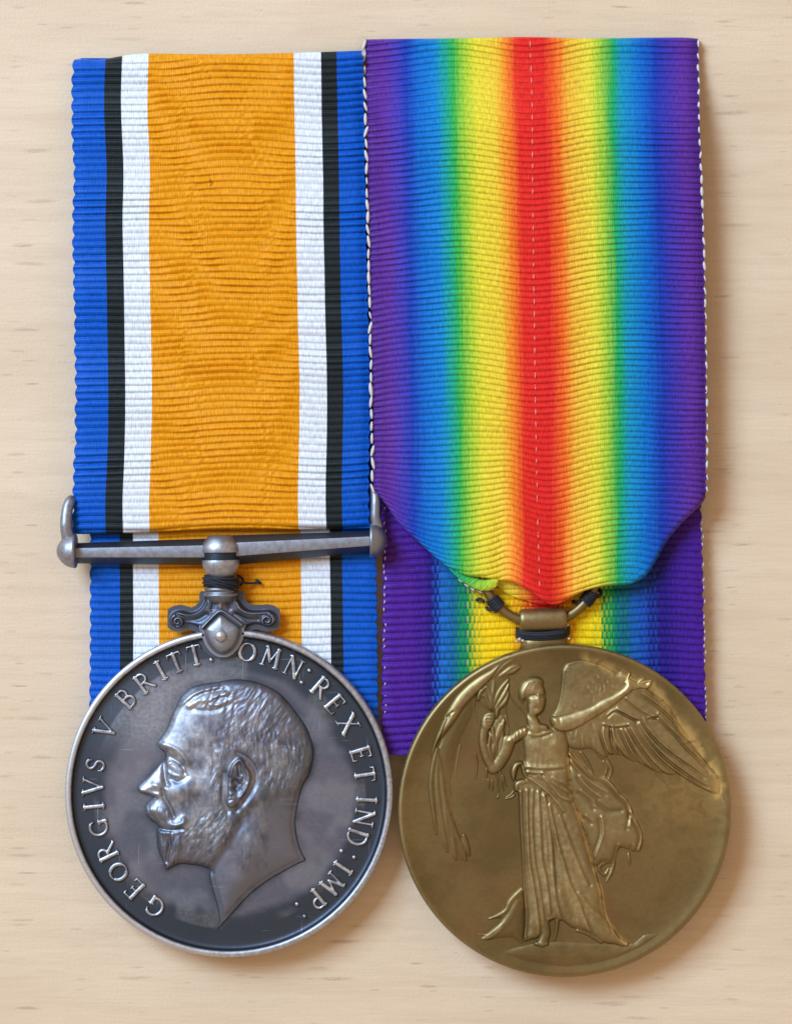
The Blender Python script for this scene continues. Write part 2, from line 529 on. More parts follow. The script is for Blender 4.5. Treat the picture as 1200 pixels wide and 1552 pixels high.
def itp(x, knots):
    k = np.array(knots, float)
    return np.interp(x, k[:, 0], k[:, 1])
def sitp(x, knots):
    p = smooth(knots, 8); o = np.argsort(p[:, 0])
    return np.interp(x, p[o, 0], p[o, 1])

# --- striped ribbon (left)
ribL = thing('striped_ribbon', 336, 110, 'orange ribbon edged in white, black and blue stripes, above the silver medal', 'ribbon')
PIT = 10.4
def left_front():
    nc = 331
    u = np.linspace(0, 1, nc)[None, :]
    body = np.arange(0, 1.00001, 1 / 570.0)
    nr = len(body)
    t = body[:, None]
    xm = 113 + u * 440
    ytop = sitp(xm, [(105, 92), (125, 89), (150, 91), (185, 85), (224, 81), (330, 82), (445, 80), (510, 78), (560, 76)])
    ybot = sitp(xm, [(105, 810), (160, 809), (225, 807), (335, 803), (450, 803), (560, 802)])
    y = ytop + (ybot - ytop) * t
    xl = sitp(y, [(70, 114), (100, 112), (165, 110), (260, 114), (340, 112), (450, 114), (600, 116), (700, 114), (760, 111), (815, 112)])
    xr = sitp(y, [(70, 549), (200, 552), (330, 554), (480, 557), (600, 560), (740, 558), (815, 560)])
    defl = sitp(xm, [(100, 6), (160, 4), (225, 3), (270, 0), (335, -6), (395, -5), (445, -2), (500, 0), (565, -5)])
    defl = defl * (0.75 + 0.25 * np.sin(y / 90)) + 3.0 * fbm(xm / 95, y / 75, 2, 1)
    ph = (y - defl) / PIT
    # moire: calendered ribs are pushed over to one side or the other
    cx = (xm - 336) / 110.0
    arch = 0.75 * np.clip(np.abs(cx), 0, 1) ** 2 + 0.9 * fbm(np.clip(xm, 226, 446) / 110, y / 130, 5, 1)
    band = np.sin(2 * math.pi * (y / 128.0 + arch))
    col = np.exp(-((xm - 288 - 10 * np.sin(y / 47)) / 17) ** 2) + np.exp(-((xm - 392 - 14 * np.sin(y / 52 + 1)) / 17) ** 2)
    kink = np.sin(2 * math.pi * (y / 43.0 + 2.2 * fbm(xm / 24, y / 60, 8, 2) + xm / 30))
    skew = 1.7 * band + 0.7 * np.sin(2 * math.pi * (y / 61.0 - 1.4 * arch)) * (np.abs(cx) < 1) + 0.0 * u
    skew = np.clip(skew + 1.1 * col * kink, -2.4, 2.4)
    sg = np.where((xm > 225) & (xm < 446), 1.0, 0.8)
    amp = 3.3 * (0.95 + 0.22 * np.sin(2 * math.pi * (y / 97.0 + arch * 1.3)) + 0.25 * fbm(xm / 30, y / 30, 11, 1)) * (1 - 0.22 * np.clip(col, 0, 1) * (kink > 0.2))
    rp = rib_profile(ph, skew * sg)
    ys = y
    # scalloped selvedge
    eL = np.exp(-((u) * 440 / 9) ** 2); eR = np.exp(-((1 - u) * 440 / 9) ** 2)
    sc_ = np.abs(np.sin(math.pi * ph * 0.5))
    x = xl + u * (xr - xl) - eL * (sc_ * 3.6 - 1.4 + 2 * fbm(y / 25, 0 * y, 3, 2)) + eR * (sc_ * 2.8 - 1.4)
    dt = (y - ytop); db = (ybot - y)
    rt, rb = 13.0, 12.0
    z0 = 26 + 16 * sstep(90, 420, y) + 3 * np.sin(math.pi * u) + 2.2 * fbm(xm / 120, y / 150, 21, 2) - 2.5 * (eL + eR)
    roll = lambda d, r: -r * (1 - np.sqrt(np.maximum(1 - (1 - np.clip(d / r, 0, 1)) ** 2, 0)))
    z = z0 + amp * rp + roll(dt, rt) + roll(db, rb)
    # turn under at both ends
    z[0] = z[1] - 6; z[-1] = z[-2] - 10
    return ribbon_mesh('front_fall', MAT_LF, ribL, x, ys, z, np.repeat(u, nr, 0), ph)
left_front()

def back_strip(parent, mat, xlk, xrk, y0, yfine, y1, pitch, zb, amp, seed, nc=281, slope=None):
    u = np.linspace(0, 1, nc)[None, :]
    ys = np.concatenate([np.arange(y0, yfine, 12.0), np.arange(yfine, y1, pitch / 8.0)])[:, None]
    y = ys + 0 * u
    nr = len(ys)
    xl = sitp(y, xlk); xr = sitp(y, xrk)
    x = xl + u * (xr - xl)
    defl = 3.0 * fbm(x / 90, y / 120, seed, 2)
    if slope is not None: defl = defl + slope(x, y)
    ph = (y - defl) / pitch
    rp = rib_profile(ph, 0.35)
    ff = (y > yfine)
    eL = np.exp(-((u) * 440 / 7) ** 2); eR = np.exp(-((1 - u) * 440 / 7) ** 2)
    sc_ = np.abs(np.sin(math.pi * ph * 0.5))
    x = x - eL * (sc_ * 3.0 - 1) * ff + eR * (sc_ * 3.0 - 1) * ff
    z = zb * (0.35 + 0.65 * sstep(100, 300, y)) + 2.0 * fbm(x / 130, y / 130, seed + 2, 2) + amp * rp * ff - 1.5 * (eL + eR)
    # the strip is a doubled backing: its long edges close down to the table
    x = np.hstack([x[:, :1], x, x[:, -1:]]); y = np.hstack([y[:, :1], y, y[:, -1:]]); ph = np.hstack([ph[:, :1], ph, ph[:, -1:]])
    z = np.hstack([0 * z[:, :1] + 0.6, z, 0 * z[:, -1:] + 0.6]); u = np.hstack([u[:, :1], u, u[:, -1:]])
    o = ribbon_mesh('back_fall', mat, parent, x, y, z, np.repeat(u, nr, 0), ph)
    return o
back_strip(ribL, MAT_LB, [(60, 122), (700, 136), (860, 138), (1000, 138), (1160, 136)], [(60, 548), (700, 566), (860, 569), (1000, 571), (1160, 571)],
           88, 730, 1130, 11.0, 25.0, 3.4, 31, slope=lambda x, y: (x - 350) * -0.012)

# --- rainbow ribbon (right)
ribR = thing('rainbow_ribbon', 812, 100, 'rainbow ribbon shading violet to red and back, folded to a point above the bronze medal', 'ribbon')
PR = 9.32
def right_front():
    nc = 385
    u = np.linspace(0, 1, nc)[None, :]
    t = np.arange(0, 1.00001, 1 / 740.0)[:, None]
    nr = len(t)
    xm = 561 + u * 507
    ytop = sitp(xm, [(550, 60), (600, 59), (700, 58), (800, 56), (900, 58), (1000, 57), (1050, 57), (1075, 60)])
    ybot = itp(xm, smooth([(561, 744), (570, 753), (582, 768), (600, 793), (622, 814), (648, 838), (672, 858), (700, 872), (730, 876), (752, 880),
                    (775, 884), (800, 897), (825, 914), (842, 916), (862, 906), (885, 895), (915, 888), (950, 886), (975, 874), (992, 850), (1008, 822),
                    (1028, 797), (1045, 780), (1060, 765), (1068, 752)], 5))
    y = ytop + (ybot - ytop) * t
    xl = sitp(y, [(50, 553), (200, 557), (400, 561), (600, 565), (745, 566), (930, 566)])
    xr = sitp(y, [(50, 1057), (160, 1058), (300, 1063), (450, 1067), (600, 1069), (745, 1069), (930, 1069)])
    x = xl + u * (xr - xl)
    d1 = sitp(xm, [(545, 8), (600, 1), (690, -8), (740, -4), (800, 5), (850, 1), (900, -9), (960, -13), (1075, -10)])
    d2 = sitp(xm, [(545, -14), (600, -10), (650, -4), (700, -6), (740, -14), (768, -22), (800, -8), (829, 0), (860, -6), (900, -18), (940, -24), (990, -23), (1075, -20)])
    w = sstep(560, 850, y)
    defl = d1 * (1 - w) + d2 * w + 2.2 * fbm(xm / 100, y / 110, 41, 2)
    # ribs bend up along the slanting fold edges
    sl = np.gradient(ybot[0], x[0])[None, :]
    db = (ybot - y) / np.sqrt(1 + sl ** 2)
    bend = -15 * np.exp(-np.maximum(db, 0) / 13.0) * np.clip(sl, 0, 1.2) * (xm < 730)
    bend = bend + 3 * np.exp(-np.maximum(db, 0) / 10.0) * (sl < -0.5) * (xm > 930)
    defl = defl + bend
    ph = (y - defl) / PR
    eL = np.exp(-((u) * 505 / 7) ** 2); eR = np.exp(-((1 - u) * 505 / 7) ** 2)
    skew = 0.15 + 0.75 * np.sin(2 * math.pi * (y / 190 + 0.7 * ((xm - 812) / 180) ** 2 + 0.8 * fbm(xm / 110, y / 120, 44, 1))) + 0.5 * fbm(xm / 30, y / 22, 47, 2)
    rp = rib_profile(ph, np.clip(skew, -1.2, 1.2))
    amp = 3.1 * (0.95 + 0.2 * fbm(xm / 30, y / 30, 46, 1))
    dt = y - ytop
    roll = lambda d, r: -r * (1 - np.sqrt(np.maximum(1 - (1 - np.clip(d / r, 0, 1)) ** 2, 0)))
    z0 = 15 + 39 * sstep(75, 215, y) + 2.5 * np.sin(math.pi * u) - 2.0 * (eL + eR)
    # soft gathers towards the point
    g = sstep(680, 880, y)
    z0 = z0 + g * (5 * np.exp(-((xm - 800 - 0.25 * (y - 880)) / 22) ** 2) - 4 * np.exp(-((xm - 757) / 15) ** 2) + 3 * np.exp(-((xm - 905) / 30) ** 2) - 3.5 * np.exp(-((xm - 852) / 16) ** 2))
    z = z0 + amp * rp + roll(dt, 9.0) + roll(db, 8.0)
    z[0] = z[1] - 6; z[-1] = z[-2] - 8
    sc_ = np.abs(np.sin(math.pi * ph * 0.5))
    x = x - eL * (sc_ * 2 - 1) + eR * (sc_ * 2 - 1)
    front = ribbon_mesh('front_fall', MAT_RF, ribR, x, y, z, np.repeat(u, nr, 0), ph)
    return front, x, y, z, ph, xm
RFO, rx, ry, rz, rph, rxm = right_front()

# white selvedge loops along both edges of the front fall, one object each
def loop_mesh(lx, ly, lz):
    V = []; F = []; n1, n2 = 8, 6
    for i in range(n1 + 1):
        a = math.pi * i / n1
        for k in range(n2):
            b = 2 * math.pi * k / n2
            V.append((lx * math.sin(a) * math.cos(b), ly * math.cos(a), lz * math.sin(a) * math.sin(b)))
    for i in range(n1):
        for k in range(n2):
            k2 = (k + 1) % n2
            F.append((i * n2 + k, (i + 1) * n2 + k, (i + 1) * n2 + k2, i * n2 + k2))
    me = bpy.data.meshes.new('selvedge_loop')
    me.from_pydata([tuple(np.array(q) * S) for q in V], [], F)
    me.polygons.foreach_set('use_smooth', np.ones(len(F), bool))
    me.materials.append(MAT_LOOP)
    return me
ME_L = loop_mesh(2.3, 8.2, 2.3); ME_R = loop_mesh(1.9, 5.6, 2.0)
org = np.array(ribR.location)
def place_loops(me, xs, ys_, zs, dx, parent, y0, y1, pitch, rnd):
    y = y0
    while y < y1:
        x = np.interp(y, ys_, xs) + dx; z = np.interp(y, ys_, zs)
        o = bpy.data.objects.new('selvedge_loop', me)
        sc.collection.objects.link(o); o.parent = parent
        o.location = W(x + rnd.normal(0, .35), y, z) - org
        o.rotation_euler = (0, 0, math.radians(rnd.normal(3, 8)))
        k = 1 + rnd.normal(0, .14); o.scale = (k, k * (1 + rnd.normal(0, .05)), k)
        y += pitch * (1 + rnd.normal(0, .02))
rn = np.random.default_rng(3)
place_loops(ME_L, rx[:, 0], ry[:, 0], rz[:, 4], -1.5, RFO, 68, 742, 18.66, rn)
place_loops(ME_R, rx[:, -1], ry[:, -1], rz[:, -4] - 0.5, 0.8, RFO, 66, 750, 18.66, rn)

# broken white thread down the red centre
parts = []
jc = np.argmin(np.abs(rx[100] - 806))
k = 0
yv = 62.0
while yv < 885:
    xc = itp(yv, [(60, 803), (150, 806), (300, 807), (600, 811), (760, 814), (900, 818)])
    ln = 7 + rn.random() * 4
    pts = []
    for q in np.linspace(0, 1, 4):
        yy = yv + ln * q
        r_ = np.argmin(np.abs(ry[:, jc] - yy)); c_ = np.argmin(np.abs(rx[r_] - xc))
        pts.append(L3(xc + rn.normal(0, .15), yy, rz[r_, c_] + 0.5))
    if rn.random() > 0.12:
        parts.append(tube_mesh(pts, [0.3, 0.55, 0.55, 0.3], 6))
    yv += 18.6
mv, mf = merge(parts)
new_obj('centre_thread', mv * S, mf, plain('pink_white_thread', (0.80, 0.42, 0.36, 1), 0.6), RFO)

BR = back_strip(ribR, MAT_RB, [(50, 566), (700, 577), (830, 581), (1000, 580), (1150, 580)], [(50, 1050), (700, 1060), (780, 1061), (950, 1065), (1090, 1068), (1160, 1069)],
           70, 690, 1145, 11.0, 26.0, 3.4, 51, slope=lambda x, y: -10 * np.exp(-((x - 1000) / 60) ** 2) * sstep(700, 900, y) * 0.6 + 4 * np.sin(x / 70))
# small white floats on the back fall's selvedges
parts = []
for y in np.arange(770, 1100, 11.0):
    for xx in (itp(y, [(760, 583), (1000, 583), (1100, 584)]), itp(y, [(760, 1063), (950, 1067), (1100, 1070)])):
        if rn.random() < 0.3: continue
        c = L3(xx + rn.normal(0, .8), y + rn.normal(0, 1), 28.0)
        parts.append(tube_mesh([c + np.array([rn.normal(0, .8), 3.4, -0.8]), c + np.array([0, 0, .6]), c + np.array([rn.normal(0, .8), -3.4, -0.8])], [0.5, 1.35, 0.5], 6))
mv, mf = merge(parts)
ob = new_obj('selvedge_floats', mv * S, mf, plain('lilac_selvedge_thread', (0.50, 0.42, 0.60, 1), 0.6), BR); ob['kind'] = 'stuff'

# underside of the fold that shows round the ring
def small_sheet(name, outline_top, outline_bot, ztop, zbot, pitch, u0, u1, parent, mat, nc=70, nr=60, curve=6.0, vofs=0.0):
    a = smooth(outline_top, 12); b = smooth(outline_bot, 12)
    s = np.linspace(0, 1, nc)
    def res(p):
        Lh = np.concatenate([[0], np.cumsum(np.hypot(*np.diff(p, axis=0).T))]); Lh /= Lh[-1]
        return np.stack([np.interp(s, Lh, p[:, 0]), np.interp(s, Lh, p[:, 1])], -1)
    a = res(a); b = res(b)
    t = np.linspace(0, 1, nr)[:, None]
    x = a[:, 0] * (1 - t) + b[:, 0] * t; y = a[:, 1] * (1 - t) + b[:, 1] * t
    ph = y / pitch + vofs
    z = ztop * (1 - t) + zbot * t + curve * np.sin(math.pi * t) + 1.9 * rib_profile(ph, 0.2)
    uu = (u0 + (u1 - u0) * s)[None, :] + 0 * t
    return ribbon_mesh(name, mat, parent, x, y, z, uu, ph)
small_sheet('inner_fold', [(746, 862), (775, 868), (810, 880), (850, 892), (880, 888)], [(757, 893), (775, 903), (800, 911), (828, 917), (862, 912)], 40, 32, 8.2, .33, .57, ribR, MAT_RF, curve=3.0)

# tucked corner of green ribbon beside the ring: a rolled lip with its own ribs
def tuck():
    nc, nr = 90, 40
    s = np.linspace(0, 1, nc)[None, :]; t = np.linspace(0, 1, nr)[:, None]
    c = smooth([(676, 852), (694, 868), (712, 880), (730, 887), (746, 884), (753, 872)], 16)
    Lh = np.concatenate([[0], np.cumsum(np.hypot(*np.diff(c, axis=0).T))]); Lh /= Lh[-1]
    cx = np.interp(s, Lh, c[:, 0]); cy = np.interp(s, Lh, c[:, 1])
    tx = np.gradient(cx[0])[None, :]; ty = np.gradient(cy[0])[None, :]
    n = np.hypot(tx, ty); nx, ny = ty / n, -tx / n
    r = 8.0 * np.sqrt(np.clip(1 - (2 * np.clip(s * 1.02, 0, 1) - 1) ** 4, 0.02, 1)) * (0.55 + 0.45 * s)
    a = math.pi * (1.15 * t - 0.08)
    ph = s * 11.0 + 0.6 * np.sin(a)
    rr = r * (1 + 0.26 * rib_profile(ph, 0.3))
    x = cx + nx * rr * np.cos(a); y = cy + ny * rr * np.cos(a)
    z = 45 + 5 * s + rr * np.sin(a) * 0.45
    uu = .222 + .085 * s + .03 * t * s
    return ribbon_mesh('folded_corner', MAT_RF, ribR, x, y, z, uu, ph)
TU = tuck()
# frayed white edge of the tucked corner
parts = []
for q in np.linspace(0.15, 0.95, 7):
    c = smooth([(690, 872), (706, 886), (724, 896), (742, 894), (752, 884)], 10)
    i = int(q * (len(c) - 1)); pnt = L3(c[i][0], c[i][1], 40)
    parts.append(tube_mesh([pnt + np.array([-4, 2, 0.0]), pnt + np.array([0, -.5, 2.0]), pnt + np.array([4, -1.6, 0])], [0.9, 2.0, 0.9], 6))
mv, mf = merge(parts)
new_obj('white_selvedge', mv * S, mf, MAT_LOOP, TU)

# two wisps of lint caught on the orange
for pts in ([(318, 271), (320, 276), (319, 282)], [(278, 555), (276, 560), (278, 564)]):
    p = [L3(a, b, 42) for a, b in pts]
    mv, mf = tube_mesh(p, [.4, .6, .3], 5)
    o = new_obj('lint_wisp', mv * S, mf, MAT_LINT, ribL)

# ------------------------------------------------------------------ silver medal
sil = thing('silver_medal', 347, 1203, 'dark toned silver medal with a bearded profile head and raised lettering', 'medal')
SX, SY, SR = 347.0, 1203.0, 249.0
ZT = 52.0; ZF = 43.5          # rim top and field height
# --- profile head in relief
def z7(pts): return [(180 + x / 3.694, 1010 + y / 3.694) for x, y in pts]
def e1(pts): return [(310 + x / 10.91, 1100 + y / 10.91) for x, y in pts]
def f8(pts): return [(190 + x / 8.571, 1180 + y / 8.571) for x, y in pts]
def f7(pts): return [(190 + x / 8.571, 1030 + y / 8.571) for x, y in pts]
sil_out = z7([(640, 72), (560, 86), (480, 97), (420, 112), (380, 138), (350, 170), (330, 213), (305, 260), (285, 310), (265, 358), (240, 395), (225, 425), (229, 455), (243, 475),
              (250, 505), (237, 540), (205, 580), (170, 619), (134, 651), (113, 672), (110, 690), (118, 706), (140, 714), (172, 722), (182, 738), (166, 762), (151, 792), (155, 830),
              (180, 860), (207, 882), (217, 905), (213, 930), (217, 1000), (226, 1040), (245, 1085), (260, 1122), (268, 1140), (300, 1124), (345, 1106), (400, 1110),
              (450, 1116), (488, 1130), (505, 1145), (511, 1190), (526, 1250), (546, 1320), (560, 1380), (563, 1430), (553, 1472), (600, 1425), (660, 1358), (720, 1292),
              (780, 1240), (850, 1190), (930, 1145), (1000, 1107), (1045, 1085), (1030, 1050), (1010, 1000), (995, 930), (990, 860), (1000, 790), (1015, 720), (1035, 660),
              (1065, 610), (1085, 540), (1092, 470), (1075, 400), (1045, 330), (1000, 265), (950, 200), (890, 142), (820, 105), (740, 80)])
SIL_OUT = smooth(sil_out, 3, True)
def s_tone(x, y, h):
    r = np.hypot(x - SX, y - SY)
    a = np.arctan2(y - SY, x - SX)
    edge = 186 + 10 * fbm(x / 45, y / 45, 61, 3) + 5 * np.sin(3 * a)
    t = sstep(-7, 9, r - edge) * (1 - sstep(238, 242, r))
    up = np.exp(-(((x - 205) / 70) ** 2 + ((y - 1085) / 55) ** 2)) + 0.7 * np.exp(-(((x - 300) / 60) ** 2 + ((y - 1030) / 25) ** 2))
    # tarnish the cloth never reached, close round the head
    dh = poly_sdf(x, y, SIL_OUT)
    t = np.maximum(t * (1 - 0.75 * up), 0.85 * np.exp(-(np.minimum(dh, 0) / 6.5) ** 2) * (0.8 + 0.5 * fbm(x / 20, y / 20, 62, 2)))
    return np.clip(t, 0, 1)
def s_wear_light(x, y, h):
    r = np.hypot(x - SX, y - SY)
    w = (0.8 + 0.5 * sstep(60, -150, x - SX)) * sstep(238.5, 241.5, r)  # worn rim, its left side painted paler where the light catches it
    return np.clip(w + (0.16 * sstep(0.35, 0.8, 0.5 + fbm(x / 40, y / 40, 71, 3)) + 0.42 * np.exp(-(((x - 225) / 55) ** 2 + ((y - 1090) / 50) ** 2)) + 0.2 * np.exp(-(((x - 300) / 60) ** 2 + ((y - 1035) / 18) ** 2))) * (r < 205), 0, 1.5)
R = SR
prof = [(0.5, 29), (R - 4, 29), (R - 1, 30), (R, 32), (R, 38), (R, 46), (R - 0.5, 49), (R - 2, 51), (R - 4, 52), (R - 7, 52), (R - 9, 51.3), (R - 10.5, 49.6), (R - 11.5, 47),
        (R - 12.5, 44.6), (R - 14.5, 43.2), (R - 18, 42.8)]
prof += [(r, 42.8 + (ZF - 42.8) * sstep(228, 190, r)) for r in np.linspace(R - 22, 1, 62)] + [(0.3, ZF)]
discS = lathe_disc('disc', SX, SY, prof, MAT_SILVER, sil, ZT, extra={'toning_shade': s_tone, 'wear_light': s_wear_light})

# --- profile head in relief
hf = HF(202, 482, 1022, 1416, 0.9)
X, Y = hf.X, hf.Y
d = hf.plate(sil_out, 8.0, 4.0, 4)
def gblur(A, sg):
    n = int(sg * 3); kx = np.exp(-0.5 * (np.arange(-n, n + 1) / sg) ** 2); kx /= kx.sum()
    A = np.apply_along_axis(lambda r: np.convolve(r, kx, 'same'), 1, A)
    return np.apply_along_axis(lambda r: np.convolve(r, kx, 'same'), 0, A)
_d = np.maximum(poly_sdf(X, Y, SIL_OUT), 0)
hf.H += gblur(14.0 * (1 - np.exp(-_d / 42)), 9.0) * sstep(0, 10, _d)
so = smooth(sil_out, 4, True)
dd = poly_sdf(X, Y, so)
inn = sstep(0.0, 7.0, dd)
add = lambda pts, w, a, **k: hf.add(pts, w, a, **k)
# neck set back behind the jaw
neck = poly_sdf(X, Y, np.array(z7([(505, 1150), (570, 1060), (640, 960), (690, 830), (760, 760), (860, 720), (960, 700), (1100, 700), (1100, 1100), (900, 1200), (550, 1500), (490, 1300)])))
hf.H -= gblur(4.5 * sstep(-9, 9, neck), 3.0) * inn
add(z7([(670, 800), (690, 860), (640, 950), (575, 1050), (515, 1135)]), 7, -2.6)
add(z7([(800, 760), (780, 900), (740, 1050), (700, 1180)]), 16, 2.0)     # neck muscle
# brow, eye, nose
add(z7([(232, 432), (270, 436), (320, 455), (365, 490), (392, 535)]), 4.2, 3.2)
add(z7([(262, 480), (258, 540), (262, 610), (275, 655)]), 4.6, -4.6)
add(z7([(285, 500), (320, 520), (350, 545)]), 4.0, -2.6)
add(z7([(296, 548), (318, 560), (345, 585)]), 5.5, 1.8)                   # eyeball
add(z7([(275, 545), (300, 532), (335, 545), (362, 575)]), 2.2, 1.8)       # upper lid
add(z7([(283, 585), (315, 602), (350, 608)]), 2.4, 1.3)                   # lower lid
add(z7([(362, 560), (372, 590)]), 4, -2.8)
add(z7([(300, 625), (340, 640), (390, 610)]), 3.2, -1.6)
add(z7([(330, 690), (385, 680)]), 14, 3.2)                                # cheek
add(z7([(238, 545), (185, 605), (125, 672)]), 4.5, 2.6)                   # bridge
add(z7([(130, 690), (180, 705), (228, 712)]), 3.4, 2.8)                   # wing of the nose
add(z7([(200, 655), (232, 668), (242, 700)]), 3.0, 1.2)
add(z7([(250, 690), (262, 730), (290, 780), (312, 835)]), 3.6, -4.2)      # fold beside the nose
add(z7([(165, 732), (215, 735)]), 2.2, -3.0)
add(z7([(165, 675), (215, 665)]), 8, 2.6)
# moustache and mouth
add(z7([(165, 800), (215, 800), (262, 830), (300, 872), (360, 868)]), 9, 3.6)
add(z7([(300, 875), (330, 880), (372, 862), (370, 845)]), 3.4, 3.0)
for k in range(9):
    x0 = 175 + k * 16
    add(z7([(x0 + 5 * (k % 2), 770 + k * 5), (x0 + 4, 810 + k * 5), (x0 + 26, 845 + k * 5)]), 1.5, -0.9 + 0.35 * (k % 3))
add(z7([(205, 888), (240, 905), (300, 910), (365, 902)]), 2.8, -3.4)
add(z7([(225, 915), (255, 925), (290, 922)]), 3.0, 1.5)
# beard
add(z7([(285, 950), (290, 1000), (276, 1060), (272, 1090)]), 2.4, -3.6)
add(z7([(355, 930), (362, 1010), (352, 1085)]), 3.4, -1.2)
bd = poly_sdf(X, Y, np.array(z7([(205, 915), (360, 915), (365, 1090), (268, 1150), (215, 1010)])))
hf.H += 2.6 * fbm((X + 0.12 * Y) / 3.4, Y / 13, 83, 3) * sstep(-2, 5, bd) * inn
hair = np.clip(sstep(0, 60, (X - (180 + 395 / 3.694))) , 0, 1)
jaw = poly_sdf(X, Y, np.array(z7([(365, 880), (420, 860), (560, 780), (620, 800), (650, 930), (560, 1060), (510, 1135), (430, 1120), (360, 1100)])))
curl = fbm((X + 0.5 * Y) / 4.2, (Y - 0.3 * X) / 9.0, 81, 3)
hf.H += 1.5 * curl * sstep(-3, 6, jaw) * inn
# cropped hair: short strokes that follow the skull
hair_poly = poly_sdf(X, Y, smooth(z7([(345, 190), (420, 120), (640, 66), (820, 98), (960, 200), (1060, 320), (1100, 480), (1070, 620), (1010, 720), (960, 760), (870, 740), (800, 640),
                                 (760, 560), (700, 470), (620, 480), (590, 620), (600, 760), (540, 800), (520, 640), (500, 480), (520, 380), (600, 300), (560, 250), (430, 240)]), 4, True))
hm = sstep(-3, 8, hair_poly) * inn
# flow runs back from the brow over the crown and down to the nape
fx = X + 0.35 * (Y - 1040); gx = fbm(X / 34, Y / 34, 90, 2) * 9
st = fbm((X + gx + 4 * np.sin(Y / 17)) / 3.6, (Y + gx) / 13, 91, 3)
st2 = fbm((X * 0.8 + Y * 0.6 + gx) / 4.5, (Y * 0.8 - X * 0.6) / 15, 95, 3)
wm = sstep(1150, 1060, Y)
hf.H += hm * (1.9 * (st * (1 - wm) + st2 * wm) + 0.3 * fbm(X / 8, Y / 10, 93, 3))
# front locks
add(z7([(345, 215), (390, 180), (450, 140), (560, 110)]), 3.0, 2.2)
add(z7([(395, 205), (430, 165), (500, 140), (600, 125)]), 3.0, -1.6)
add(z7([(400, 215), (450, 190), (520, 180), (600, 150)]), 4.5, 2.4)
add(z7([(420, 232), (480, 244), (560, 236), (640, 205)]), 3.6, -1.5)
add(z7([(520, 210), (580, 205), (640, 170)]), 2.6, 1.8)
add(z7([(540, 180), (600, 165)]), 2.0, -2.0)
hf.H += inn * 0.25 * fbm(X / 9, Y / 11, 96, 3) * (1 - hm)
# temple hollow and cheek planes
add(z7([(470, 470), (480, 560)]), 20, -1.8)
add(z7([(430, 760), (520, 830)]), 22, -1.4)
# ear
earp = smooth(e1([(430, 800), (480, 620), (580, 520), (640, 530), (690, 640), (760, 720), (790, 840), (750, 980), (690, 1080), (620, 1180), (560, 1270), (470, 1325), (395, 1290), (400, 1150), (420, 950)]), 4, True)
de = poly_sdf(X, Y, earp)
add(e1([(330, 760), (320, 950), (330, 1200), (400, 1380)]), 5, -3.2)
add(e1([(560, 430), (720, 520), (850, 700), (860, 900), (780, 1080), (660, 1260), (520, 1400)]), 3.6, -2.8)
hf.H += 3.4 * sstep(-1.5, 2.5, de)
add(e1([(440, 790), (490, 630), (580, 540), (625, 545), (680, 650), (735, 730), (748, 850), (720, 960), (660, 1080), (610, 1150)]), 2.3, 2.9)
add(e1([(585, 620), (590, 700), (600, 780)]), 3.0, -5.0)
add(e1([(520, 900), (560, 950), (540, 1010)]), 5.4, -6.5)
add(e1([(660, 760), (665, 860), (620, 940)]), 2.6, -2.4)
add(e1([(640, 1000), (700, 920)]), 1.6, 1.4)
add(e1([(450, 880), (445, 980)]), 3.2, 2.2)
add(e1([(450, 1230), (500, 1180)]), 5.5, 1.8)
add(e1([(455, 1100), (520, 1060)]), 2.2, 2.0)
add(e1([(420, 1210), (470, 1190)]), 1.4, -1.6)
hf.H = np.where(dd > 2.5, gblur(hf.H, 0.7), hf.H)
hf.H = np.where(dd < 0, np.minimum(hf.H, dd * 1.2), hf.H)
def b_wear_light(x, y, h):
    n = fbm(x / 14, y / 16, 101, 4) + 0.45 * fbm((x + 3 * np.sin(y / 21)) / 4.5, y / 15, 107, 3)
    fr = sstep(370, 245, x) * sstep(1290, 1130, y)  # lit front of the head painted paler, on top of real wear
    return np.clip(0.10 + 0.62 * fr * (0.8 + 0.7 * n) + 0.45 * sstep(10, 18, h) * (0.2 + 1.1 * n) + 0.25 * sstep(1260, 1190, y) * sstep(270, 215, x), 0, 0.85) * sstep(0.5, 6, h)
hf.mesh('portrait_relief', MAT_SILVER, discS, ZF, extra={'wear_light': b_wear_light, 'toning_shade': lambda x, y, h: 0.8 * sstep(4.0, 0.0, h) + 0.35 * sstep(0.05, 0.45, fbm(x / 13, y / 18, 103, 3)) * sstep(270, 330, x)})

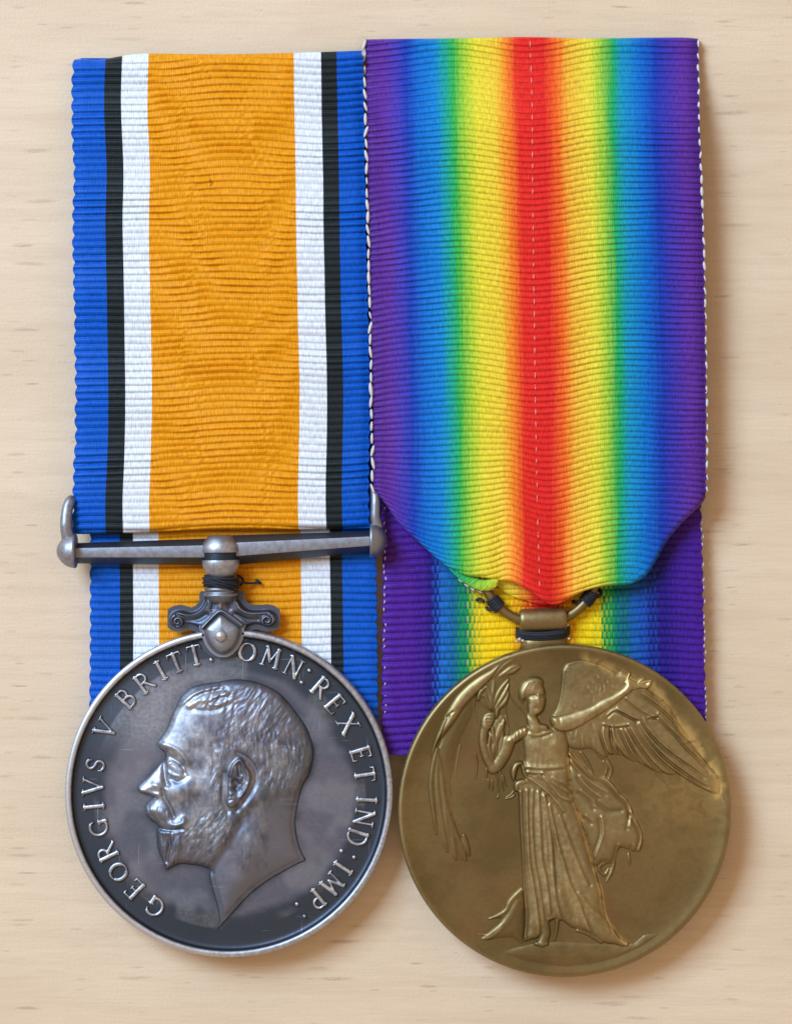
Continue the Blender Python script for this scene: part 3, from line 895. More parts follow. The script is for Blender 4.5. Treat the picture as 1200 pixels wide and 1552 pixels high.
# --- raised lettering: every letter a mesh of its own, strokes with serifs
def arc(cx, cy, rx_, ry_, a0, a1, n=14):
    return [(cx + rx_ * math.cos(math.radians(a)), cy + ry_ * math.sin(math.radians(a))) for a in np.linspace(a0, a1, n)]
TH, TN = 0.085, 0.05
def serif(x, y, w=0.16): return ([(x - w, y), (x + w, y)], 0.035, 0.035)
GL = {
 'I': (0.34, [([(0, .0), (0, 1)], TH, TH), serif(0, 0), serif(0, 1)]),
 'V': (0.80, [([(-.36, 1), (0, 0)], TH, TH), ([(.36, 1), (0, 0)], TN, TN), serif(-.36, 1), serif(.36, 1, .13)]),
 'E': (0.60, [([(-.2, 0), (-.2, 1)], TH, TH), ([(-.3, 1), (.24, 1)], .045, .045), ([(-.2, .52), (.14, .52)], .045, .045), ([(-.3, 0), (.27, 0)], .045, .045),
              ([(.24, 1), (.25, .82)], .045, .02), ([(.14, .62), (.14, .42)], .03, .03), ([(.27, 0), (.3, .2)], .045, .02)]),
 'O': (0.92, [(arc(0, .5, .40, .46, 90, 270), .05, .05), (arc(0, .5, .40, .46, -90, 90), .05, .05), (arc(0, .5, .40, .46, 130, 230), .08, .08), (arc(0, .5, .40, .46, -50, 50), .08, .08)]),
 'R': (0.76, [([(-.25, 0), (-.25, 1)], TH, TH), serif(-.25, 0, .14), ([(-.36, 1), (-.05, 1)], .045, .045), (arc(-.05, .75, .26, .25, 90, -90), .06, .06), ([(-.05, .5), (-.25, .5)], .045, .045),
              ([(-.03, .5), (.36, 0)], .075, .06), ([(.34, 0), (.44, .02)], .04, .03)]),
 'G': (0.86, [(arc(.02, .5, .42, .46, 55, 300), .07, .06), ([(.28, .86), (.34, .70)], .05, .025), ([(.28, .04), (.28, .42)], TH, TH), ([(.14, .42), (.42, .42)], .04, .04), ([(.22, .1), (.05, .03)], .05, .05)]),
 'S': (0.62, [(arc(0, .74, .23, .22, 40, 250, 12) + arc(0, .27, .25, .23, 70, -140, 12), .065, .065), ([(.20, .92), (.22, .72)], .045, .025), ([(-.24, .1), (-.27, .3)], .045, .025)]),
 'B': (0.70, [([(-.24, 0), (-.24, 1)], TH, TH), ([(-.34, 1), (-.02, 1)], .045, .045), (arc(-.02, .77, .22, .23, 90, -90), .06, .06), ([(-.02, .54), (-.24, .54)], .04, .04),
              (arc(0, .27, .28, .27, 90, -90), .065, .065), ([(0, 0), (-.34, 0)], .045, .045)]),
 'T': (0.72, [([(0, 0), (0, 1)], TH, TH), serif(0, 0), ([(-.34, 1), (.34, 1)], .045, .045), ([(-.33, 1), (-.37, .80)], .045, .02), ([(.33, 1), (.37, .80)], .045, .02)]),
 'M': (1.02, [([(-.36, 0), (-.30, 1)], TN, TN), ([(-.30, 1), (0, .25)], .08, .07), ([(.30, 1), (0, .25)], .05, .05), ([(.30, 1), (.38, 0)], TH, TH), serif(-.36, 0, .12), serif(.38, 0, .14), ([(-.42, 1), (-.28, 1)], .035, .035), ([(.28, 1), (.42, 1)], .035, .035)]),
 'N': (0.86, [([(-.3, 0), (-.3, 1)], TN, TN), ([(-.3, 1), (.3, 0)], .08, .08), ([(.3, 0), (.3, 1)], TN, TN), serif(-.3, 0, .13), serif(.3, 1, .13), ([(-.42, 1), (-.28, 1)], .035, .035)]),
 'X': (0.78, [([(-.32, 1), (.34, 0)], TH, TH), ([(.30, 1), (-.34, 0)], TN, TN), serif(-.32, 1, .13), serif(.34, 0, .13), serif(.30, 1, .12), serif(-.34, 0, .12)]),
 'D': (0.86, [([(-.28, 0), (-.28, 1)], TH, TH), ([(-.38, 1), (-.05, 1)], .045, .045), (arc(-.05, .5, .40, .50, 90, -90, 18), .07, .07), ([(-.05, 0), (-.38, 0)], .045, .045)]),
 'P': (0.68, [([(-.2, 0), (-.2, 1)], TH, TH), serif(-.2, 0, .14), ([(-.31, 1), (0, 1)], .045, .045), (arc(0, .74, .25, .26, 90, -90), .06, .06), ([(0, .48), (-.2, .48)], .045, .045)]),
 ':': (0.2, [([(0, .12), (0, .121)], .085, .085), ([(0, .88), (0, .881)], .085, .085)]),
}
LETTERS = [('G', 235, 1374), ('E', 204, 1347), ('O', 180, 1321), ('R', 163, 1291), ('G', 150, 1254), ('I', 143, 1222), ('V', 141, 1192), ('S', 145, 1159), ('V', 160, 1104),
           ('B', 192, 1058), ('R', 219, 1034), ('I', 244, 1016), ('T', 267, 1004), ('T', 296, 993), (':', 319, 989), ('O', 375, 988), ('M', 411, 996), ('N', 445, 1011), (':', 463, 1025),
           ('R', 487, 1042), ('E', 508, 1067), ('X', 528, 1097), ('E', 547, 1142), ('T', 553, 1174), ('I', 556, 1212), ('N', 552, 1239), ('D', 541, 1269), (':', 527, 1294),
           ('I', 520, 1315), ('M', 504, 1339), ('P', 479, 1363), (':', 456, 1379)]
LH = 28.5
def letter(ch, px, py):
    w, strokes = GL[ch]
    g = 0.75
    ax = np.arange(-0.78 * LH, 0.78 * LH + g, g); ay = np.arange(-0.2 * LH, 1.2 * LH + g, g)
    A, B = np.meshgrid(ax, ay)
    best = np.full(A.shape, -9.0)
    for pts, ra, rb in strokes:
        p = np.array(pts, float) * LH
        dd_, t = seg_dist(A, B, p)
        best = np.maximum(best, (ra + (rb - ra) * t) * LH * 1.32 + 0.3 - dd_)
    H = np.where(best > 0, 4.4 * (1 - np.exp(-best / 0.65)), best * 1.6)
    H = H + 0.25 * fbm((A + px) / 3, (B + py) / 3, 5, 2) * (best > 0)
    keep = H > -1.6
    nr, nc = H.shape
    q = keep[:-1, :-1] | keep[1:, :-1] | keep[:-1, 1:] | keep[1:, 1:]
    f = grid_faces(nr, nc).reshape(nr - 1, nc - 1, 4)[q][:, ::-1]
    used = np.unique(f); mp = np.full(nr * nc, -1); mp[used] = np.arange(len(used)); f = mp[f]
    a = A.ravel()[used]; b = B.ravel()[used] - 0.5 * LH; h = np.maximum(H.ravel()[used], -3)
    dx, dy = px - SX, py - SY; r = math.hypot(dx, dy); ox, oy = dx / r, dy / r          # outward
    rx_, ry_ = -oy, ox                                                                     # clockwise tangent on screen
    X_ = px + a * rx_ + b * ox; Y_ = py + a * ry_ + b * oy
    v = W(X_, Y_, 43.0); v[:, 2] += h * S
    o = new_obj('lettering', v, f, MAT_SILVER, discS, {'wear_light': 0.95 * sstep(1.2, 3.6, h) * (0.85 + 0.8 * fbm(X_ / 12, Y_ / 12, 9, 2)), 'toning_shade': 1 - 0.8 * sstep(0.5, 3, h)})
    o.name = 'colon' if ch == ':' else 'letter'
for ch, px, py in LETTERS: letter(ch, px, py)

# --- suspension: bar, barrel, end knobs, claw
def wear_attr(n, val): return {'wear_light': np.full(n, val), 'toning_shade': np.full(n, 0.2)}
def obj3(name, vf, mat, parent, wear_light=0.25, flat=False):
    v, f = vf
    return new_obj(name, v * S, f, mat, parent, wear_attr(len(v), wear_light), flat=flat)
ZB = 50.0
def bar_half(x0, x1, tops, bots):
    """prismatic bar, facets: back, top bevel, front face, bottom bevel"""
    V = []; F = []; n = 25
    for i in range(n):
        s = i / (n - 1); x = x0 + (x1 - x0) * s
        t = tops[0] + (tops[1] - tops[0]) * s; b = bots[0] + (bots[1] - bots[0]) * s
        h = b - t
        ring = [(t + 2, ZB - 16), (t, ZB - 7), (t + 0.26 * h, ZB + 9), (t + 0.70 * h, ZB + 9), (b, ZB - 9), (b - 2, ZB - 16)]
        # small bevels keep the arrises soft
        rr = []
        m = len(ring)
        for k in range(m):
            p = np.array(ring[k]); a = np.array(ring[k - 1]); c = np.array(ring[(k + 1) % m])
            ua = (a - p) / np.linalg.norm(a - p); uc = (c - p) / np.linalg.norm(c - p)
            rr += [p + ua * 0.8, p + (ua + uc) * 0.22, p + uc * 0.8]
        for y, z in rr: V.append(L3(x, y, z))
    m = 18
    for i in range(n - 1):
        for k in range(m):
            k2 = (k + 1) % m
            F.append((i * m + k, (i + 1) * m + k, (i + 1) * m + k2, i * m + k2))
    F.append(tuple(range(m))); F.append(tuple((n - 1) * m + k for k in range(m - 1, -1, -1)))
    return np.array(V), F
barv = merge([bar_half(113, 318, (823, 816), (854, 857)), bar_half(352, 564, (811, 805), (857, 836))])
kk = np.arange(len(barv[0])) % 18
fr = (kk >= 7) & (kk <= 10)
bar = new_obj('suspension_bar', barv[0] * S, barv[1], MAT_SILVER, sil, {'wear_light': np.where(fr, 0.42, 0.0), 'toning_shade': np.where(fr, 0.1, 0.8)})  # bevels painted dark in place of dim reflections; front facet rubbed paler
bm = bar.data
# facets read flat: shade by face angle
try:
    bm.set_sharp_from_angle(angle=math.radians(28))
except Exception:
    pass

def lathe_axis(p0, p1, prof, seg=40, flatten=1.0):
    """prof: (s 0..1 along p0->p1, radius)"""
    p0 = np.array(p0, float); p1 = np.array(p1, float)
    pts = [p0 + (p1 - p0) * s for s, r in prof]; rads = [r for s, r in prof]
    T = (p1 - p0) / np.linalg.norm(p1 - p0); u = np.cross(T, [0, 0, 1.0]); u /= np.linalg.norm(u); w = np.cross(u, T)
    V = []; F = []
    for p, r in zip(pts, rads):
        for k in range(seg):
            a = 2 * math.pi * k / seg
            V.append(p + r * (math.cos(a) * u + flatten * math.sin(a) * w))
    for i in range(len(pts) - 1):
        for k in range(seg):
            k2 = (k + 1) % seg
            F.append((i * seg + k, i * seg + k2, (i + 1) * seg + k2, (i + 1) * seg + k))
    F.append(tuple(range(seg - 1, -1, -1))); F.append(tuple((len(pts) - 1) * seg + k for k in range(seg)))
    return np.array(V), F
# centre barrel
prof_b = [(0, 15), (.03, 19), (.10, 23), (.20, 26), (.24, 27.6), (.36, 28), (.395, 27.5), (.405, 25.2), (.56, 25.2), (.575, 27.6), (.62, 28.2), (.72, 27), (.82, 24), (.92, 20.5), (1, 18)]
bv, bf = lathe_axis(L3(334, 811, ZB + 2), L3(335, 877, ZB + 2), prof_b, 40, 0.9)
bs = np.repeat([q[0] for q in prof_b], 40)
groove = (bs > 0.40) & (bs < 0.57)
barrel = new_obj('barrel', bv * S, bf, MAT_SILVER, bar, {'wear_light': np.where(groove, 0.0, 0.7 - 0.5 * (bs < 0.15) - 0.3 * (bs > 0.85)), 'toning_shade': np.where(groove, 1.2, 0.15)})
try: barrel.data.set_sharp_from_angle(angle=math.radians(40))
except Exception: pass
# neck rings
obj3('neck', lathe_axis(L3(335, 872, ZB), L3(336, 912, ZB - 1), [(0, 19), (.42, 19), (.45, 24), (.50, 25.5), (.56, 24.5), (.58, 22), (.66, 22), (.68, 24.5), (.74, 25.5), (.80, 24), (.84, 20), (1, 19)], 36, 0.8), MAT_SILVER, sil, 0.35)
# end knobs
def knob(cx, cy, sgn, r, ln):
    pr = [(0, 5), (.02, r * .92), (.06, r), (.16, r), (.2, r * .98), (.4, r * .93), (.6, r * .80), (.78, r * .60), (.9, r * .40), (.97, r * .2), (1, 0.5)]
    return lathe_axis(L3(cx, cy, ZB), L3(cx + sgn * ln, cy, ZB), pr, 36)
obj3('end_knob', knob(117, 835, -1, 26, 31), MAT_SILVER_B, bar, 0.45)
obj3('end_knob', knob(560, 819, 1, 26, 27), MAT_SILVER_B, bar, 0.25)
# the loop ends that stand up beside the ribbon
def post(pts, zs, rad):
    return tube_mesh([L3(x, y, z) for (x, y), z in zip(smooth(pts, 4), np.interp(np.linspace(0, 1, len(smooth(pts, 4))), np.linspace(0, 1, len(zs)), zs))], np.interp(np.linspace(0, 1, len(smooth(pts, 4))), np.linspace(0, 1, len(rad)), rad), 16)
obj3('bar_loop', post([(104, 816), (101, 800), (101, 785), (103, 770), (107, 759), (110, 757)], [ZB, ZB + 4, ZB + 2, ZB - 4, ZB - 14], [10, 9, 8.5, 8, 6.5]), MAT_SILVER_B, bar, 0.45)
obj3('bar_loop', post([(573, 800), (569, 785), (569, 770), (569, 755), (568, 745), (566, 741)], [ZB - 2, ZB + 1, ZB, ZB - 6, ZB - 16], [9, 7.5, 7.2, 7, 5]), MAT_SILVER_B, bar, 0.3)
# hidden rod on which the front fall turns
rod = tube_mesh([L3(108, 792, 32), L3(335, 790, 32), L3(566, 786, 32)], 6, 12)
obj3('ribbon_rod', rod, MAT_SILVER, bar, 0.1)

# claw with scrolls
def zc(pts): return [(280 + x / 7.057, 780 + y / 7.057) for x, y in pts]
hc = HF(250, 428, 896, 1000, 0.8, start=-12, k=1.6)
body = zc([(250, 850), (550, 850), (560, 900), (620, 985), (690, 1030), (800, 1035), (900, 1030), (968, 1070), (978, 1130), (940, 1172), (870, 1184), (770, 1160), (680, 1180), (620, 1230), (600, 1330), (520, 1440),
           (400, 1490), (290, 1440), (215, 1330), (195, 1230), (120, 1180), (20, 1165), (-60, 1190), (-124, 1168), (-148, 1115), (-120, 1055), (-40, 1035), (60, 1060), (140, 1040), (200, 985), (230, 920)])
hc.plate(body, 7, 1.6, 4, dome=0.0, dk=12, base=0)
# scroll volutes
def volute(cx, cy, sgn, r0=10.5, turns=1.6):
    return [(cx + sgn * (r0 * (1 - 0.8 * t)) * math.cos(-1.2 + t * turns * 2 * math.pi), cy + (r0 * (1 - 0.8 * t)) * math.sin(-1.2 + t * turns * 2 * math.pi)) for t in np.linspace(0, 1, 26)]
hc.add([(404, 939)], 11, -2.0); hc.add([(271, 941)], 11, -2.0); hc.add(volute(405, 940, 1), 1.5, 5.0); hc.add(volute(270, 942, -1), 1.5, 5.0)
hc.add(zc([(560, 940), (600, 1010), (690, 1050), (820, 1050), (900, 1045)]), 1.7, 4.0)
hc.add(zc([(235, 940), (190, 1010), (110, 1060), (20, 1070), (-60, 1050)]), 1.7, 4.0)
hc.add(zc([(560, 1070), (660, 1120), (780, 1120)]), 4.5, -4.5); hc.add(zc([(230, 1070), (140, 1120), (20, 1130)]), 4.5, -4.5)
hc.add(zc([(385, 900), (385, 980)]), 3.6, 3.0); hc.add(zc([(320, 900), (300, 1010)]), 3.0, -2.6); hc.add(zc([(455, 900), (480, 1000)]), 3.0, -2.6)
ZC = 47.0
hc.mesh('claw', MAT_SILVER, sil, ZC, cut=-11, extra={'wear_light': lambda x, y, h: 0.6 * sstep(7.5, 11, h), 'toning_shade': lambda x, y, h: sstep(8.0, 4.5, h) * 0.5})
claw = bpy.data.objects['claw']
hs_ = HF(302, 372, 920, 1000, 0.7, start=-8, k=1.2)
hs_.plate(zc([(390, 1062), (500, 1130), (588, 1195), (585, 1290), (545, 1390), (480, 1460), (400, 1488), (320, 1450), (258, 1370), (225, 1280), (222, 1205), (300, 1130)]), 5.5, 2.0, 4, dome=7, dk=7)
sd = np.array(zc([(195, 1205), (300, 1100), (390, 1030), (490, 1090), (610, 1180)]))
hs_.tube(sd, 2.6, 2.6, amp=6, base=1.5)
hs_.add(np.array(zc([(215, 1215), (300, 1118), (390, 1052), (490, 1112), (595, 1200)])), 1.4, -6.5)
shd = hs_.mesh('claw_shield', MAT_SILVER_B, claw, ZC + 8, cut=-7, extra={'wear_light': lambda x, y, h: 0.25 + 0.5 * sstep(8, 15, h), 'toning_shade': lambda x, y, h: 0 * h})
pv, pf = lathe_axis(L3(335, 963.5, ZC + 16) , L3(335, 963.5, ZC + 16) + np.array([0, 0.001, 13.0]), [(0, 9.4), (.25, 9.4), (.5, 9.0), (.75, 7.2), (.92, 4.2), (1, .5)], 24)
obj3('claw_pin', (pv, pf), MAT_SILVER_B, claw, 1.0)

# dark thread lashed round the neck, with a loose end
def coil(c0, c1, r, turns, tr, flat=1.0, seed=0, n=26):
    c0 = np.array(c0); c1 = np.array(c1); T = (c1 - c0) / np.linalg.norm(c1 - c0)
    u = np.cross(T, [0, 0, 1.0]); u /= np.linalg.norm(u); w = np.cross(u, T)
    rg = np.random.default_rng(seed)
    pts = []
    N = int(turns * n)
    for i in range(N + 1):
        t = i / N; a = 2 * math.pi * turns * t
        rr = r * (1 + 0.05 * math.sin(a * 0.37 + seed) + rg.normal(0, .006))
        pts.append(c0 + (c1 - c0) * t + rr * (math.cos(a) * u + flat * math.sin(a) * w))
    return tube_mesh(pts, tr, 7)
parts = [coil(L3(335, 876, ZB), L3(335, 888, ZB), 25, 5, 1.9, 0.85, 1), coil(L3(334, 889, ZB), L3(337, 877, ZB), 26.5, 3, 1.7, 0.85, 4)]
tail = [L3(x, y, z) for x, y, z in [(358, 882, 56), (368, 883, 46), (378, 884, 36), (388, 883, 33), (394, 881, 33)]]
parts.append(tube_mesh(smooth(tail, 4), 1.7, 7))
parts.append(tube_mesh(smooth([L3(388, 879, 33), L3(392, 882, 35), L3(396, 885, 33)], 4), [1.6, 2.4, 2.8, 2.8, 2.8, 2.6, 2.4, 1.8, 1.0], 7))
parts.append(tube_mesh(smooth([L3(360, 872, 42), L3(366, 875, 38), L3(369, 881, 36), L3(364, 888, 35)], 4), 1.9, 7))
mv, mf = merge(parts)
new_obj('thread_lashing', mv * S, mf, MAT_THREAD, sil)

# ------------------------------------------------------------------ bronze medal
bro = thing('bronze_medal', 855.5, 1229.5, 'brown bronze medal with a robed winged figure in relief, hanging from a ring', 'medal')
BX, BY, BRD = 855.5, 1229.5, 253.0
BZT = 54.0; BZF = 50.0
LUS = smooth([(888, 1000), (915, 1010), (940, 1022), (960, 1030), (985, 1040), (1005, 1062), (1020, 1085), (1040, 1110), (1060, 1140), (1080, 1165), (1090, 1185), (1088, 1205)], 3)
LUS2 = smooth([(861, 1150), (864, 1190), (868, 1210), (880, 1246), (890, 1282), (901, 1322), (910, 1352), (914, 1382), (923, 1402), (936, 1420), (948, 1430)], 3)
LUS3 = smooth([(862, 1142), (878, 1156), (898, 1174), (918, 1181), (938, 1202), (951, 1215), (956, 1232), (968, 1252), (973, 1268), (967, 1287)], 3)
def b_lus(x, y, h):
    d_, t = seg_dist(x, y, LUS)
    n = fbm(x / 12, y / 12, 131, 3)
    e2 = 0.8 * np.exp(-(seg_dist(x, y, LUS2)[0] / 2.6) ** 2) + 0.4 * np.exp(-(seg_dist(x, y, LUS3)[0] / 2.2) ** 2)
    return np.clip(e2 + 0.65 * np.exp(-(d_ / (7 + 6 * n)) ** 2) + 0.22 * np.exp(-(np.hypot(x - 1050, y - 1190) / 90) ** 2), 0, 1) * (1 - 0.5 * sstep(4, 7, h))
def b_red(x, y, h):
    s = 0
    for gx, gy, gw, a in [(760, 1350, 24, .8), (715, 1400, 26, .9), (925, 1385, 22, 1.0), (850, 1458, 34, .6), (730, 1140, 30, .7), (945, 1325, 20, .7), (695, 1300, 26, .6), (930, 1130, 30, .6), (760, 1250, 40, .35), (690, 1150, 30, .5), (1040, 1220, 30, .4), (960, 1180, 26, .4), (860, 1320, 18, .6), (905, 1005, 50, .2)]:
        s = s + a * np.exp(-(((x - gx) / gw) ** 2 + ((y - gy) / gw) ** 2))
    s = s + 0.7 * np.exp(-(seg_dist(x, y, LUS2)[0] / 9) ** 2) + 0.4 * np.exp(-(seg_dist(x, y, LUS3)[0] / 8) ** 2)
    return np.clip(s, 0, 1) * (0.55 + 0.9 * np.clip(0.5 + fbm(x / 20, y / 20, 141, 3), 0, 1)) * (1 - 0.6 * sstep(2.5, 5, h))
def d_wear(x, y, h):
    r = np.hypot(x - BX, y - BY)
    return 0.35 * sstep(246, 250, r)
R = BRD
prof = [(0.5, 30), (R - 4, 30), (R - 1, 31), (R, 33), (R, 38), (R, 47), (R - 0.6, 50), (R - 2, 52.4), (R - 4, 53.6), (R - 6, 54), (R - 9, 53.6), (R - 14, 52.4), (R - 20, 51.4), (R - 28, 50.6)]
prof += [(r, 50.0 + 0.4 * sstep(200, 240, r)) for r in np.linspace(R - 34, 1, 66)] + [(0.3, 50)]
discB = lathe_disc('disc', BX, BY, prof, MAT_BRONZE, bro, BZT, extra={'lustre': b_lus, 'redness': b_red, 'wear_light': d_wear})

c1 = lambda p: [(620 + x / 6, 970 + y / 6) for x, y in p]
c2 = lambda p: [(760 + x / 6, 970 + y / 6) for x, y in p]
c3 = lambda p: [(910 + x / 6, 980 + y / 6) for x, y in p]
c4 = lambda p: [(640 + x / 7.5, 1130 + y / 7.5) for x, y in p]
c5 = lambda p: [(760 + x / 5, 1140 + y / 5) for x, y in p]
c6 = lambda p: [(690 + x / 4.286, 1290 + y / 4.286) for x, y in p]
BEX = {'lustre': b_lus, 'redness': b_red, 'wear_light': lambda x, y, h: np.clip(0.7 * sstep(2.2, 8.0, h) * (0.9 + 0.5 * fbm(x / 15, y / 15, 151, 2)), 0, 1)}

# far wing (behind the palm)
w1 = HF(640, 762, 1000, 1316, 0.85, k=0.7)
w1.plate(c1([(840, 190), (740, 255), (640, 310), (530, 390), (430, 490), (370, 580), (310, 690), (268, 790), (225, 900), (188, 1065), (212, 1050), (262, 940), (340, 840), (420, 740), (500, 620), (590, 520), (690, 420), (800, 300)]), 6.0, 3.0, dome=2.0, dk=9)
w1.plate(c1([(560, 440), (470, 560), (380, 690), (310, 850), (260, 980), (225, 1150), (230, 1300), (330, 1350), (400, 1200), (430, 1000), (520, 800), (590, 640), (620, 500)]), 2.4, 9.0)
w1.plate(c4([(165, 0), (120, 250), (98, 430), (112, 640), (140, 830), (165, 1000), (285, 1205), (385, 1295), (505, 1305), (440, 1060), (350, 760), (320, 400), (330, 0)]), 1.5, 5.0)
w1.add(c1([(300, 730), (360, 680), (400, 650)]), 1.6, -1.8)
w1.add(c1([(360, 690), (310, 800), (270, 930), (240, 1060)]), 2.0, -2.4)
w1.add(c1([(330, 720), (290, 830), (250, 950), (215, 1050)]), 1.6, 1.2)
for ft in ([(170, 40), (128, 200), (100, 420), (110, 600), (135, 820), (160, 1005)], [(180, 110), (168, 350), (185, 600), (215, 800), (250, 1000), (282, 1205)],
           [(198, 150), (225, 400), (250, 600), (300, 800), (380, 1000), (440, 1120), (500, 1305)], [(250, 640), (275, 850), (310, 1080)], [(310, 880), (345, 1050), (380, 1295)], [(470, 1020), (500, 1130), (535, 1250)]):
    w1.tube(c4(ft), 3.0, 1.8, amp=2.4, base=0.5, rm=4.4)
for ft in ([(330, 0), (300, 300), (330, 600), (400, 800)], [(430, 0), (380, 300), (400, 560)]):
    w1.tube(c4(ft), 2.0, 1.0, amp=0.7, base=0.1)
w1.tube(c1([(590, 490), (588, 560), (594, 650), (625, 770)]), 1.4, 1.0, amp=1.3)
w1.H = gblur(w1.H, 1.0)
w1.mesh('wing', MAT_BRONZE, discB, BZF, extra=BEX)

# palm branch
pm = HF(712, 806, 982, 1218, 0.75, k=0.6)
pm.plate(c1([(640, 560), (640, 430), (700, 330), (780, 240), (880, 160), (960, 150), (980, 230), (920, 320), (900, 440), (860, 560), (800, 640), (720, 640)]), 2.6, 5.0)
pm.plate(c1([(720, 850), (800, 700), (880, 700), (870, 850), (830, 1060), (790, 1180), (730, 1080)]), 2.2, 5.0)
for q in ([(740, 330), (800, 250), (870, 180), (930, 142), (1042, 122)], [(760, 340), (830, 260), (900, 200), (970, 168), (1050, 188)], [(820, 330), (880, 290), (930, 255), (1005, 222)], [(870, 310), (940, 285), (1012, 240)],
          [(745, 265), (800, 215), (880, 142)], [(720, 330), (790, 240), (850, 190)], [(700, 400), (718, 330), (765, 270)], [(662, 410), (680, 345), (725, 300)], [(622, 545), (650, 470), (702, 428)], [(640, 420), (690, 360), (740, 330)],
          [(740, 625), (742, 500), (702, 415)], [(735, 620), (700, 520), (640, 500)], [(742, 620), (762, 480), (772, 350)], [(758, 610), (825, 460), (902, 360)], [(780, 620), (860, 500), (905, 400)], [(790, 640), (870, 560), (905, 470)],
          [(735, 870), (728, 1000), (790, 1185)], [(800, 880), (770, 980), (765, 1060)], [(830, 770), (792, 920), (800, 1040)], [(862, 730), (820, 860), (780, 950)], [(790, 700), (800, 640), (820, 580)], [(850, 840), (835, 960), (812, 1100)],
          [(755, 800), (770, 900), (790, 1000)], [(700, 960), (705, 1060), (745, 1180)]):
    pm.tube(c1(q), 2.2, 1.2, amp=2.8, base=1.0, rm=3.6)
for q in ([(660, 0), (740, 200), (820, 290), (850, 400), (866, 545)], [(742, 50), (820, 260), (852, 400), (862, 520)], [(730, 255), (726, 375)], [(748, 385), (755, 495)], [(790, 395), (795, 525)], [(878, 290), (900, 430), (925, 515)],
          [(910, 335), (935, 420), (962, 475)], [(845, 600), (868, 560)], [(600, 90), (618, 190), (605, 390)], [(1040, 510), (1000, 560), (950, 585)], [(1050, 560), (1000, 595), (940, 605)]):
    pm.tube(c4(q), 1.5, 0.9, amp=2.1, rm=1.8)
pm.tube(c1([(905, 490), (960, 580), (1030, 650), (1075, 740)]), 1.2, 1.0, amp=1.4)
pm.tube(c1([(905, 400), (878, 560), (880, 680), (902, 800), (860, 940)]), 1.6, 1.0, amp=2.0)
pm.H = gblur(pm.H, 1.0)
pm.mesh('palm_branch', MAT_BRONZE, discB, BZF, extra=BEX)

# near wing, spread behind the raised arm
w2 = HF(830, 1108, 992, 1212, 0.85, k=0.8)
wing_out = c2([(450, 705), (490, 640), (520, 540), (540, 400), (552, 262), (600, 203), (700, 176), (770, 186), (880, 215), (960, 250), (1040, 292)]) + \
    c3([(200, 215), (330, 290), (430, 385), (560, 475), (650, 580), (702, 690), (800, 830), (900, 960), (1000, 1080), (1078, 1190), (1100, 1260), (1078, 1345), (1000, 1335), (900, 1290), (800, 1230), (700, 1172),
        (610, 1165), (500, 1140), (400, 1090), (280, 1040), (140, 982), (60, 1000)]) + c2([(940, 1082), (870, 1050), (800, 990), (700, 1000), (600, 965), (560, 830)])
w2.plate(wing_out, 3.4, 2.6, 3, dome=2.2, dk=18)
w2.add(c2([(560, 280), (545, 420), (520, 560), (480, 660)]), 2.2, 1.4)
w2.add(c2([(600, 215), (700, 190), (800, 205), (900, 235), (1020, 290)]), 2.2, 1.0)
quills = [[(390, 425), (520, 520), (640, 625), (750, 765), (880, 900), (1020, 1090)], [(520, 615), (620, 720), (720, 820), (800, 920), (900, 1010), (1000, 1130)], [(385, 650), (440, 755), (560, 880), (700, 990), (830, 1080), (955, 1175)],
          [(340, 675), (420, 800), (520, 920), (640, 1030), (760, 1120), (900, 1220), (985, 1262)], [(330, 700), (400, 830), (500, 960), (600, 1060), (720, 1150), (860, 1240), (1000, 1310)], [(255, 700), (330, 835), (420, 965), (520, 1080), (620, 1165)],
          [(225, 750), (290, 880), (370, 1010), (440, 1085)], [(185, 735), (240, 870), (300, 975), (390, 1072)], [(105, 715), (130, 850), (240, 1005)], [(100, 735), (108, 850), (142, 955)], [(30, 725), (20, 800), (60, 930), (110, 985)]]
for q in quills:
    p = c3(q)
    w2.add(p, 1.4, 2.5, taper=True)
    w2.add([(x - 3.0, y + 2.8) for x, y in p], 2.0, -2.4, taper=True)
for q in ([(230, 465), (320, 540), (420, 605), (505, 632)], [(150, 555), (250, 620), (345, 655)], [(60, 620), (130, 570), (230, 600), (330, 660)], [(430, 640), (505, 625), (520, 600)], [(30, 700), (130, 720), (250, 705)]):
    p = c3(q); w2.add(p, 1.5, 1.7); w2.add([(x - 0.5, y + 3.2) for x, y in p], 1.8, -1.8)
for q in ([(820, 380), (860, 420), (862, 460)], [(810, 465), (840, 495), (838, 530)], [(905, 365), (935, 400), (930, 440)], [(1000, 420), (1040, 450)], [(660, 595), (682, 620)], [(890, 700), (915, 730)], [(680, 820), (670, 890)], [(620, 840), (660, 900)],
          [(730, 860), (740, 950), (730, 1000)], [(830, 760), (860, 830)], [(920, 770), (905, 860), (940, 950)], [(830, 890), (850, 980), (900, 1060)], [(1000, 780), (1010, 880), (1040, 1000)], [(870, 990), (920, 1060)], [(760, 900), (790, 960)],
          [(900, 420), (890, 470)], [(960, 370), (975, 400)], [(870, 330), (890, 350)], [(780, 420), (800, 450)]):
    p = c2(q); w2.add(p, 1.8, 0.9, taper=True); w2.add([(x - 2.2, y + 1.8) for x, y in p], 2.2, -0.6)
w2.H += 0.35 * fbm(w2.X / 8, w2.Y / 8, 161, 3) * (w2.H > 0.5)
w2.H = gblur(w2.H, 1.0)
w2.mesh('wing', MAT_BRONZE, discB, BZF, extra=BEX)

